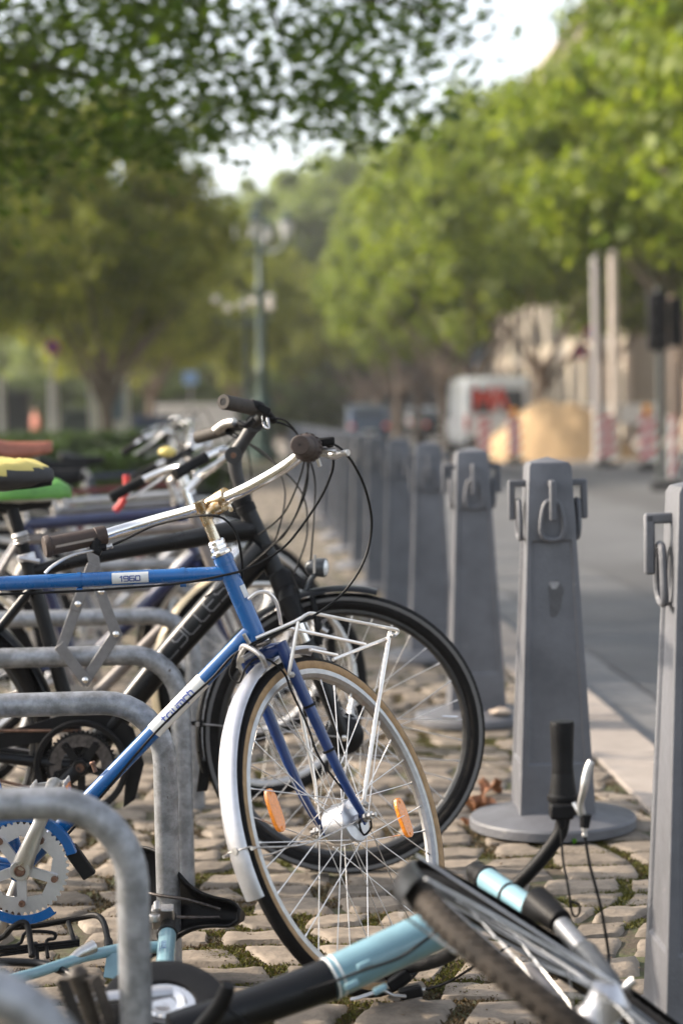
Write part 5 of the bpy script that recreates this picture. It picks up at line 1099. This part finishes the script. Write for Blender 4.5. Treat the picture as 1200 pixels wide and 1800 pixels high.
for l in limbs:
    pts = sm([V(p) for p in l], 8); n_ = len(pts); tk.tube(pts, [.12*(1-i/n_)**1.1+.008 for i in range(n_)], 8)
    for i in range(8, n_):
        if rng.random() < .75:
            d = V((rng.uniform(-.6, 1), rng.uniform(-1, 1), rng.uniform(-.9, .6))); e = pts[i]+d*rng.uniform(.4, 1.0); tk.tube(sm([pts[i], pts[i].lerp(e, .5)+V((0, 0, .08)), e], 3), [.018, .016, .013, .011, .008, .006, .004], 5); tips.append(e)
tk.build('trunk', mat('dark_bark', (.06, .048, .036), .9, 0, .3, 8, bump=.8, bscale=30), nt_)
# crown leaves: lobed leaf outlines, clustered; denser inwards and upwards
lob = [(0, -.5), (.16, -.18), (.46, -.16), (.30, .04), (.40, .32), (.14, .26), (0, .56), (-.14, .26), (-.40, .32), (-.30, .04), (-.46, -.16), (-.16, -.18)]
vs, fs = [], []
def edge_low(px):      # lowest photo row the foliage reaches above each photo column (read off the photograph, for the crown outline at 12 m)
    T_ = [(-2000, 420), (-200, 380), (0, 350), (150, 330), (260, 320), (360, 285), (420, 235), (470, 255), (520, 300), (570, 285), (620, 235), (660, 262), (700, 262), (735, 245), (770, 190), (808, 160), (812, 120), (790, 60), (770, 0)]
    for (a, b), (c, d) in zip(T_[:-1], T_[1:]):
        if a <= px <= c: return b+(d-b)*(px-a)/(c-a) if c > a else b
    return -400
def pix(p):
    q = V(p)-V((0, 0, EYE)); w_ = q.dot(cF); return 600+FPX*q.dot(cR)/w_, 900-FPX*q.dot(cU)/w_
cl = 0; tries = 0
while cl < 2100 and tries < 200000:
    tries += 1
    c = V((rng.uniform(-5.5, 1.0), rng.uniform(10, 15.2), rng.uniform(2.5, 6.8)))
    px, py = pix(c); low = edge_low(px)-28
    if py > low or px > 800: continue
    if py < -500: continue
    if noise.noise(V((px*.0075, py*.011, 2.2)))+ .22 + (.35 if px < 330 else .0) + (.2 if py > 60 and px < 600 else 0) < rng.uniform(-.35, .55): continue
    cl += 1; cr_ = rng.uniform(.12, .26)
    for i in range(rng.randint(12, 26)):
        q = c+V((rng.gauss(0, 1), rng.gauss(0, 1), rng.gauss(0, .7)))*cr_; nrm = V((rng.gauss(0, .55), rng.gauss(0, .55), 1)).normalized(); u, w_ = perp(nrm); a = rng.uniform(0, 6.28)
        e = u*math.cos(a)+w_*math.sin(a); g2 = nrm.cross(e); s = rng.uniform(.055, .105); b = len(vs)
        vs += [q+e*(x*s)+g2*(y*s)+nrm*(-.25*x*x*s-.12*y*y*s) for x, y in lob]; fs.append(list(range(b, b+12)))
lf = MB(); lf.v, lf.f, lf.m = vs, fs, [0]*len(fs)
lo = lf.build('crown', LM_NEAR, nt_, ang=180)
print('near leaves', len(fs))

# ================================================================ HEDGES, LAWN, BUILDINGS
def hedge(label, x0, x1, y0, y1, h, seed):
    rng = random.Random(seed); mb = MB(); mb.bx(((x0+x1)/2, (y0+y1)/2, h*.45), (x1-x0)-.3, (y1-y0)-.3, h*.86)
    b_ = mb.build('hedge', mat('hedge_core', (.02, .03, .01), .95), ang=30, origin=((x0+x1)/2, (y0+y1)/2, 0)); tag(b_, label, 'hedge')
    vs, fs = [], []
    for i in range(int(2600*(x1-x0))):
        x = rng.uniform(x0, x1); f_ = rng.random()
        if f_ < .5: q = V((x, rng.uniform(y0, y1), h+rng.gauss(0, .03)+.06*noise.noise(V((x*2, 0, seed)))))
        else: q = V((x, y0+rng.gauss(0, .04), rng.uniform(0, h)))
        nrm = V((rng.gauss(0, .6), rng.gauss(-.4, .6), rng.gauss(.4, .6))).normalized(); u, w_ = perp(nrm); s = rng.uniform(.03, .06); b = len(vs)
        vs += [q-u*s, q+w_*s*.6, q+u*s, q-w_*s*.6]; fs.append([b, b+1, b+2, b+3])
    l = MB(); l.v, l.f, l.m = vs, fs, [0]*len(fs); l.build('foliage', leafmat('hedge_leaves', (.02, .045, .007), (.055, .095, .016), .3, .6), b_)
hedge('low clipped hedge at the left edge behind the parked bicycles', -5.6, -3.3, 23, 24.2, .86, 1)
hedge('clipped hedge behind the bicycle handlebars left of the bollard row', -2.75, -1.15, 21, 22.2, .78, 2)
hedge('low far hedge strip under the plaza tree', -6.0, -2.6, 33, 34, .95, 3)
sheet('lawn', [(-16, 24.5), (-1.9, 24.5), (-2.4, 44), (-20, 44)], .03, mat('lawn_grass', (.10, .13, .03), .95, 0, .35, 3, bump=.6, bscale=60))
sheet('plaza', quadlane(-60, 1.0, 40, 300), -.03, mat('plaza_gravel', (.33, .29, .25), .95, 0, .12, 1.2))
sheet('gravel_plaza', [(-60, 5), (-3.6, 5), (-5.2, 40), (-60, 40)], -.03, MATS['plaza_gravel'])
def building(label, x0, y0, y1, h, floors, bays, wallm, roofm, dep=10):
    r = thing('building', label, 'building', (0, 0, 0)); n = bays; L_ = y1-y0; fh = h/floors; bw = L_/n
    w_ = MB(); wn = .62
    # facade plane facing the street (towards -x), built as strips round the window openings
    w_.bx((dep/2+.35, L_/2, h/2), dep, L_, h)
    for f_ in range(floors+1): zz = f_*fh; w_.bx((.175, L_/2, min(h-.15, zz+.42) if f_ else .42), .36, L_, .84 if f_ == 0 else (.9 if f_ < floors else .3))
    for b in range(n+1): w_.bx((.18, b*bw if 0 < b < n else (.3 if b == 0 else L_-.3), h/2), .352, bw*(1-wn), h-.01)
    w_.build('wall', wallm, r)
    MB().bx((0.0, L_/2, h+.15), .9, L_+.4, .34).bx((.05, L_/2, fh+.1), .30, L_+.01, .16).build('cornice', MATS['facade_trim'], r, bev=.03)
    MB().prism([(-.5, 0), (dep+.5, 0), (dep*.75, 3.2), (dep*.25, 3.2)], (.2, L_/2, h+.33), (1, 0, 0), (0, 0, 1), (0, 1, 0), L_).build('roof', roofm, r)
    me = None
    for f_ in range(floors):
        for b in range(n):
            if me is None:
                o = MB().bx((0, 0, 0), .06, bw*wn*.98, fh*.66).bx((-.03, 0, 0), .05, .08, fh*.66).bx((-.03, 0, fh*.12), .05, bw*wn*.98, .07).build('window', MATS['window_glass'], r); me = o
            else: o = me.copy(); C.objects.link(o); o.parent = r
            o.location = (.30, (b+.5)*bw, f_*fh+fh*.56)
    r.rotation_euler = (0, 0, YAW); return r
mat('facade_trim', (.36, .30, .25), .8, 0, .08, 2); mat('window_glass', (.05, .06, .07), .12)
b_ = building('long pinkish stone building behind the right-hand street trees', 0, 36, 84, 19.5, 5, 14, mat('facade_stone', (.30, .23, .18), .85, 0, .12, .8), mat('brown_roof', (.13, .10, .085), .7, 0, .2, 2)); b_.location = (*lane(17.4, 36)[:2], 0)
b_ = building('pale cream building with a green copper roof farther down the street', 0, 92, 150, 21, 5, 14, mat('facade_cream', (.30, .26, .20), .85, 0, .1, .7), mat('copper_roof', (.16, .33, .28), .6, 0, .15, 1)); b_.location = (*lane(17.0, 92)[:2], 0)
b_ = building('low shaded grey building closing the plaza on the far left', 0, 0, 70, 9, 2, 14, mat('facade_grey', (.12, .115, .11), .85, 0, .1, .7), MATS['brown_roof']); b_.location = (-48, 128, 0); b_.rotation_euler = (0, 0, R(-90))
b_.location = (-46, 175, 0)

# ================================================================ STREET WORKS, VEHICLES, LAMPS
GR = lambda px, Y: at(px, 740, Y).x
# sand pile
sp_ = MB(); vs = []; n = 46
cx_, cy_ = GR(972, 53), 53.5
for i in range(n+1):
    for j in range(n+1):
        u, v = (i/n*2-1), (j/n*2-1); x = u*2.7; y = v*2.0; rr_ = math.hypot((x+.05)/2.25, y/1.8); z = 1.85*max(0, 1-rr_)**.95-.25*max(0, 1-rr_*4)+.55*max(0, 1-math.hypot((x-1.3)/1.1, (y+.4)/1.1))
        z = z*(1+.10*noise.noise(V((x*1.6, y*1.6, 1))))+.05*noise.noise(V((x*5, y*5, 3)))*(1 if z > 0 else 0)+.012*noise.noise(V((x*20, y*20, 3))); vs.append((cx_+x, cy_+y, -.09+max(-.02, z)))
sp_.add(vs, [[i*(n+1)+j, (i+1)*(n+1)+j, (i+1)*(n+1)+j+1, i*(n+1)+j+1] for i in range(n) for j in range(n)])
tag(sp_.build('sand_pile', mat('sand', (.45, .31, .17), .95, 0, .14, 2.5, bump=1, bscale=25), origin=(cx_, cy_, 0)), 'heap of yellow sand on the road by the construction site', 'sand')
# white van
def van(label, x, y, bw=1.95, h=2.35):
    r = thing('van', label, 'van', (0, 0, 0)); W2 = mat('van_white', (.62, .64, .65), .35, 0, .04, 3, coat=.5)
    prof = [(0, .35), (0, 1.05), (.10, 2.1), (.25, h-.05), (.5, h), (3.7, h), (4.2, h-.15), (4.75, 1.45), (5.4, 1.15), (5.55, .8), (5.55, .35)]
    MB().prism(prof, (0, 0, 0), (0, 1, 0), (0, 0, 1), (1, 0, 0), bw).build('body', W2, r, bev=.09)
    for s in (-1, 1):
        MB().box((s*.44, .045, 1.62), (.34, 0, 0), (0, .02, 0), (0, .05, .34)).build('window', MATS['window_glass'], r, bev=.03)
        MB().box((s*.90, -.01, 1.0), (.055, 0, 0), (0, .03, 0), (0, 0, .22)).build('tail_light', mat('tail_red', (.5, .02, .02), .25), r, bev=.01)
        for yy in (.95, 4.5): MB().lathe([(.20, -.1), (.33, -.11), (.345, -.08), (.345, .08), (.33, .11), (.20, .1)], (s*(bw/2-.1), yy, .345), (1, 0, 0), 24, closed=True).lathe([(.001, -.06), (.2, -.07), (.2, .07), (.001, .06)], (s*(bw/2-.1), yy, .345), (1, 0, 0), 16).build('wheel', RUBBER, r)
        MB().box((s*(bw/2+.12), 4.3, 1.35), (.09, 0, 0), (0, .04, 0), (0, 0, .15)).build('mirror', MBLACK, r, bev=.02)
    MB().bx((0, -.06, .48), bw-.1, .14, .2).build('bumper', MBLACK, r, bev=.03); MB().bx((0, -.005, .85), .52, .02, .12).build('number_plate', WHITE, r)
    r.location = (x, y, -.085); r.rotation_euler = (0, 0, YAW); return r
v1 = van('white van with large red lettering parked beyond the sand pile', GR(874, 58), 58)
l = MB(); write(l, 'MA', .62, .13, lambda x, y: V((x-.18, -.035+(.02 if y < -.1 else 0)+.0, 1.62+y*.9)), gap=.12, wx=.8); ORI[v1] = V((0, 0, 0)); l.build('lettering', mat('red_lettering', (.62, .07, .05), .5), v1)
def car(label, x, y, pm, suv=False):
    r = thing('parked_car', label, 'car', (0, 0, 0)); h = 1.48 if not suv else 1.75; bw = 1.74
    prof = [(0, .32), (-.05, .75), (.05, 1.0), (.45, h-.12), (.8, h), (2.3, h), (3.1, 1.0), (4.1, .85), (4.25, .6), (4.2, .32)]
    MB().prism(prof, (0, 0, 0), (0, 1, 0), (0, 0, 1), (1, 0, 0), bw).build('body', pm, r, bev=.09)
    MB().box((0, .24, h-.32), (bw*.38, 0, 0), (0, .03, -.01), (0, .15, .17)).build('rear_window', MATS['window_glass'], r, bev=.02)
    for s in (-1, 1):
        MB().box((s*.72, -.03, .86), (.11, 0, 0), (0, .03, 0), (0, 0, .09)).build('tail_light', mat('tail_lit', (.8, .08, .05), .3), r, bev=.01)
        MB().box((s*(bw/2+.003), 1.5, h-.3), (.005, 0, 0), (0, .75, 0), (0, 0, .15)).build('side_window', MATS['window_glass'], r)
        for yy in (.75, 3.35): MB().lathe([(.001, -.06), (.19, -.07), (.2, -.10), (.30, -.11), (.32, -.08), (.32, .08), (.30, .11), (.2, .1), (.19, .07), (.001, .06)], (s*(bw/2-.1), yy, .32), (1, 0, 0), 24).build('wheel', RUBBER, r)
    MB().bx((0, -.06, .62), .5, .02, .11).build('number_plate', WHITE, r); MB().bx((0, -.04, .42), bw-.1, .12, .2).build('bumper', MBLACK, r, bev=.03)
    r.location = (x, y, -.085); r.rotation_euler = (0, 0, YAW)
car('small black car with lit red tail lamp left of the white van', GR(778, 86), 86, mat('car_black', (.02, .022, .026), .2, coat=.8))
car('blue-grey car beyond the end of the bollard row', GR(648, 82), 82, mat('car_blue', (.10, .13, .19), .25, .3, coat=.8), True)
car('silver car parked far down the middle of the street', GR(742, 118), 118, mat('car_silver', (.42, .43, .44), .3, .5, coat=.5), True)
# striped warning beacons with amber lamps
def beacon(label, px, Y, lamp, yawd=0, hgt=1.15):
    r = thing('warning_beacon', label, 'barrier', (0, 0, 0), 'striped warning beacons round the road works')
    MB().bx((0, 0, .66), .34, .03, .98).build('panel', mat('beacon_white', (.75, .73, .70), .5), r, bev=.01)
    rd_ = mat('beacon_red', (.55, .04, .04), .5)
    for k in range(4):
        z = .26+k*.27; MB().prism([(-.165, z-.07), (.165, z+.10), (.165, min(1.13, z+.24)), (-.165, z+.07)], (0, -.018, 0), (1, 0, 0), (0, 0, 1), (0, 1, 0), .006).build('stripe', rd_, r)
    MB().bx((0, 0, .06), .42, .60, .12).bx((0, 0, .14), .12, .1, .1).build('foot', SADB, r, bev=.02)
    if lamp: MB().lathe([(.001, -.045), (.085, -.04), (.095, 0), (.085, .04), (.001, .045)], (0, -.01, 1.30), (0, 1, 0), 24).bx((0, 0, 1.18), .12, .08, .07).build('warning_lamp', mat('amber_lamp', (.85, .33, .02), .3), r)
    r.location = (GR(px, Y), Y, -.085); r.rotation_euler = (0, 0, R(yawd))
beacon('striped beacon with amber lamp in front of the sand pile', 903, 50, True, 0)
beacon('striped beacon without lamp in front of the white van', 850, 50.5, False, 12)
beacon('striped beacon at the right foot of the sand pile', 1066, 45, False, 5)
beacon('striped beacon with raised amber lamp at the white barrier', 1137, 42, True, -8)
beacon('nearest striped beacon turned nearly edge on by the right photo edge', 1180, 31, False, 66)
# white barrier board behind the sand
bb_ = MB().bx((0, 0, 1.17), 2.2, .08, .58).bx((-.9, 0, .55), .06, .06, 1.1).bx((.9, 0, .55), .06, .06, 1.1).bx((-.9, 0, .04), .1, .5, .08).bx((.9, 0, .04), .1, .5, .08).build('barrier_board', WHITE, origin=(0, 0, 0)); bb_.location = (GR(1088, 57), 57, -.08); tag(bb_, 'long white barrier board behind the right side of the sand pile', 'barrier')
def pole(label, px, Y, h, r_, m, cat='pole', name='pole', z0=-.08):
    o = MB().tube([(0, 0, 0), (0, 0, h*.5), (0, 0, h)], [r_, r_*.95, r_*.85], 12).lathe([(r_*1.6, 0), (r_*1.6, .10), (r_, .14)], (0, 0, 0), (0, 0, 1), 12).build(name, m); o.location = (GR(px, Y), Y, z0); tag(o, label, cat); return o
PW = mat('pole_cream', (.55, .47, .40), .6, 0, .1, 5)
pole('thick cream pole beside the no-stopping signs', 1081, 47, 5.5, .115, PW); pole('grey pole just left of the thick cream pole', 1050, 50, 5.6, .11, mat('pole_grey', (.38, .35, .34), .6))
pole('slim pale pole behind the white van, right one', 885, 70, 4.8, .10, PW); pole('slim pale pole behind the white van, left one', 871, 74, 4.8, .10, PW)
pole('pale wooden post left of the cream pole base', 1062, 59, 2.7, .17, PW, 'post', 'post'); pole('pale post right of the cream pole base', 1103, 59, 3.0, .15, PW, 'post', 'post')
def sign(label, px, py, Y, rad, cols, shape='disc', pole_h=None):
    r = thing('road_sign', label, 'road sign', (0, 0, 0)); z = at(px, py, Y).z+.08
    MB().tube([(0, .04, 0), (0, .04, pole_h or z+rad)], .035, 10).build('pole', MATS['pole_grey'], r)
    if shape == 'disc':
        MB().lathe([(.001, -.01), (rad, -.01), (rad, .01), (.001, .01)], (0, 0, z), (0, 1, 0), 32).build('disc', mat('sign_red', (.45, .03, .05), .4), r)
        MB().lathe([(.001, 0), (rad*.78, 0), (rad*.78, .004), (.001, .004)], (0, -.012, z), (0, -1, 0), 32).build('blue_field', mat('sign_blue', (.03, .05, .30), .4), r)
        for s in (-1, 1): MB().box((0, -.019, z), V((1, 0, s))*rad*.53, V((-s, 0, 1))*rad*.08, (0, .002, 0)).build('cross_bar', MATS['sign_red'], r)
    else:
        MB().bx((0, 0, z), rad*2, .03, cols[1]).build('board', cols[0], r, bev=.01)
    r.location = (GR(px, Y), Y, -.08)
sign('round no-stopping sign, the higher of the two beside the cream pole', 1042, 586, 57, .24, None)
sign('round no-stopping sign, the lower one left of the cream pole', 1019, 617, 58, .21, None)
sign('round no-stopping sign on the far left of the plaza', 96, 610, 52, .20, None)
sign('small blue rectangular sign above the plaza', 336, 664, 60, .22, (mat('sign_light_blue', (.25, .38, .60), .4), .4), 'board')
sign('blue sign board above the white van', 845, 630, 75, .30, (MATS['sign_light_blue'], .9), 'board')
# information board with picture, containers
r = thing('information_board', 'pale information board with a picture by the trunk of the plaza tree', 'information board', (0, 0, 0))
MB().bx((0, 0, 1.45), .95, .12, 1.5).bx((-.42, 0, .4), .08, .08, .8).bx((.42, 0, .4), .08, .08, .8).build('board', mat('board_cream', (.50, .48, .42), .5), r, bev=.01); MB().bx((.08, -.07, 1.6), .5, .02, .8).build('picture', mat('picture_blue', (.10, .16, .20), .3, 0, .6, 6), r)
r.location = (GR(192, 47), 47, 0)
def container(label, px, Y, w_, h, m, nm='container', cat='container'):
    o = MB().bx((0, 0, h/2+.05), w_, 1.0, h).bx((0, 0, h+.08), w_+.12, 1.1, .10).bx((-w_*.4, 0, .03), .1, .9, .06).bx((w_*.4, 0, .03), .1, .9, .06).build(nm, m, bev=.03); o.location = (GR(px, Y), Y, 0); tag(o, label, cat)
container('dark blue container under the plaza trees', 268, 60, 1.05, 1.2, mat('container_blue', (.03, .05, .10), .5)); container('dark kiosk box at the far left behind the hedge', 18, 55, 1.0, 1.9, mat('kiosk_dark', (.03, .035, .04), .5), 'kiosk', 'kiosk')
container('dark green electric cabinet left of the information board', 140, 58, 1.0, 1.4, mat('cabinet_dark', (.035, .05, .045), .5), 'electric_cabinet', 'cabinet')
container('white van-like site trailer behind the blue container', 345, 80, 3.2, 1.7, mat('trailer_white', (.5, .5, .5), .5), 'site_trailer', 'trailer')
pole('white marker post near the left information board', 95, 50, 2.3, .13, mat('post_white', (.5, .48, .46), .6), 'post', 'post'); pole('pale post at the left photo edge', 4, 48, 2.4, .10, MATS['post_white'], 'post', 'post')
# lamp posts
LG = mat('lamp_green', (.018, .045, .036), .45, .2, .1, 4); GLB = mat('lamp_glass', (.95, .86, .78), .12, 0, coat=.6)
def lamp_post(label, px, Y, h, rad, arms, glz, glr, lantern=False):
    r = thing('street_lamp', label, 'street lamp', (0, 0, 0))
    MB().lathe([(rad*3.4, 0), (rad*3.4, .3), (rad*2.4, .4), (rad*2.2, 1.5), (rad*2.9, 1.6), (rad*1.5, 1.8), (rad*1.2, 2.4), (rad*1.5, 2.5), (rad*1.1, 2.6), (rad, h*.65), (rad*1.5, h*.66), (rad*.8, h*.68), (rad*.7, h), (.001, h+.1)], (0, 0, 0), (0, 0, 1), 20).build('post', LG, r)
    for k in range(arms):
        a = 2*math.pi*k/arms+.35; e = V((math.cos(a), math.sin(a), 0)); rr_ = glr*(1 if k % 2 else .8)
        ar = MB().tube(sm([V((0, 0, glz-.5)), e*rr_*.5+V((0, 0, glz-.62)), e*rr_+V((0, 0, glz-.35)), e*rr_+V((0, 0, glz-.18))], 5), .04, 8).build('arm', LG, r)
        c = e*rr_+V((0, 0, glz+(.22 if k % 2 and not lantern else 0)))
        if lantern:
            MB().lathe([(.10, -.22), (.19, .16), (.19, .18), (.001, .18)], c, (0, 0, 1), 8).build('lantern_glass', mat('lantern_pale', (.62, .62, .60), .2), ar); MB().lathe([(.23, .18), (.23, .22), (.08, .36), (.03, .45), (.001, .46)], c, (0, 0, 1), 8).build('lantern_cap', LG, ar)
        else: MB().ball(c, .135, 18, 12).build('globe', GLB, ar)
    r.location = (GR(px, Y), Y, -.02); return r
lamp_post('tall green candelabra lamp post with lanterns in the middle of the plaza', 463, 55, 7.2, .12, 6, 6.35, 1.0, True)
lamp_post('shorter lamp post with a cluster of white globes left of the candelabra', 438, 66, 5.3, .09, 6, 4.9, 1.05)
# traffic light and streetlight arm at the right edge
r = thing('traffic_light', 'black traffic light seen from behind at the right edge', 'traffic light', (0, 0, 0))
MB().tube([(0, 0, 0), (0, 0, 3.2)], .06, 12).build('pole', mat('pole_dark', (.05, .055, .05), .5), r)
MB().bx((-.05, -.15, 2.62), .32, .25, .95).build('housing', SADB, r, bev=.03)
for k in range(3): MB().tube([(-.05, -.27, 2.93-k*.3), (-.05, -.43, 2.92-k*.3)], [.115, .125], 16).build('visor', SADB, r)
MB().bx((.26, -.12, 2.6), .22, .2, .8).build('housing', SADB, r, bev=.03)
r.location = (GR(1160, 33), 33, 0)
# people far off on the plaza
def person(label, px, Y, top_, leg_, skin, h=1.7, turn=0, step=.18):
    r = thing('person', label, 'person', (0, 0, 0)); k = h/1.7
    J = {'pel': (0, 0, .93), 'wai': (0, .0, 1.08), 'che': (0, .01, 1.30), 'nec': (0, .01, 1.44), 'hd0': (0, -.01, 1.53), 'hd1': (0, -.015, 1.63),
         'hl': (-.09, 0, .88), 'kl': (-.10, -step, .50), 'al': (-.10, -step*.6, .09), 'tl': (-.11, -step*.6-.15, .03), 'hr': (.09, 0, .88), 'kr': (.10, .02, .50), 'ar': (.10, step*1.3, .11), 'tr': (.11, step*1.3-.14, .03),
         'sl': (-.18, .01, 1.38), 'el': (-.24, .06, 1.10), 'wl': (-.25, -.06, .87), 'fl': (-.25, -.09, .78), 'sr': (.18, .01, 1.38), 'er': (.24, .03, 1.10), 'wr': (.25, -.14, .90), 'fr': (.25, -.18, .82)}
    RD = dict(pel=.13, wai=.12, che=.14, nec=.055, hd0=.085, hd1=.085, hl=.09, kl=.06, al=.042, tl=.035, hr=.09, kr=.06, ar=.042, tr=.035, sl=.06, el=.045, wl=.032, fl=.03, sr=.06, er=.045, wr=.032, fr=.03)
    E_ = [('pel', 'wai'), ('wai', 'che'), ('che', 'nec'), ('nec', 'hd0'), ('hd0', 'hd1'), ('pel', 'hl'), ('hl', 'kl'), ('kl', 'al'), ('al', 'tl'), ('pel', 'hr'), ('hr', 'kr'), ('kr', 'ar'), ('ar', 'tr'), ('che', 'sl'), ('sl', 'el'), ('el', 'wl'), ('wl', 'fl'), ('che', 'sr'), ('sr', 'er'), ('er', 'wr'), ('wr', 'fr')]
    ks = list(J); me = bpy.data.meshes.new('body'); me.from_pydata([V(J[q])*k for q in ks], [(ks.index(a), ks.index(b)) for a, b in E_], [])
    o = bpy.data.objects.new('body', me); C.objects.link(o); o.parent = r
    for m_ in (skin, top_, leg_): me.materials.append(m_)
    o.modifiers.new('skin', 'SKIN')
    for i, q in enumerate(ks): me.skin_vertices[0].data[i].radius = (RD[q]*k, RD[q]*k); me.skin_vertices[0].data[i].use_root = (q == 'pel')
    o.modifiers.new('sub', 'SUBSURF').render_levels = 1
    dg = bpy.context.evaluated_depsgraph_get(); ev = bpy.data.meshes.new_from_object(o.evaluated_get(dg)); o.modifiers.clear(); o.data = ev
    ev.materials.clear()
    for m_ in (skin, top_, leg_): ev.materials.append(m_)
    for p in ev.polygons: z = p.center.z/k; x = abs(p.center.x); p.material_index = 2 if z < .93 and x < .2 else (0 if z > 1.46 or (x > .2 and z < .9) else 1); p.use_smooth = True
    MB().ball((0, .012*k, 1.64*k), .098*k, 14, 8, (1, 1.08, 1.0)).build('hair', mat('hair_dark', (.04, .025, .015), .6), r) if True else None
    hh = [c_ for c_ in r.children if c_.name.startswith('hair')][0]; hh.location = (0, .018, .02)
    r.location = (GR(px, Y), Y, 0); r.rotation_euler = (0, 0, R(turn))
SK = mat('skin', (.50, .28, .19), .55); person('person in a white top walking on the far left of the plaza', 36, 62, mat('white_top', (.65, .62, .60), .8), mat('dark_trousers', (.04, .045, .06), .8), SK, turn=70)
person('person in a salmon top standing on the far left of the plaza', 62, 70, mat('salmon_top', (.55, .22, .16), .8), MATS['dark_trousers'], SK, 1.75, turn=-60)

# ================================================================ SUMMER HAZE
hzm = bpy.data.materials.new('haze'); hzm.use_nodes = True; t = hzm.node_tree; t.nodes.remove(t.nodes['Principled BSDF'])
vp = t.nodes.new('ShaderNodeVolumePrincipled'); vp.inputs['Color'].default_value = (.93, .95, 1, 1); vp.inputs['Density'].default_value = .00045; vp.inputs['Anisotropy'].default_value = .3
t.links.new(vp.outputs[0], t.nodes['Material Output'].inputs['Volume'])
hb3 = MB().bx((0, 745, 17), 1210, 1530, 37); hzo = hb3.build('haze', hzm); tag(hzo, kind='stuff')
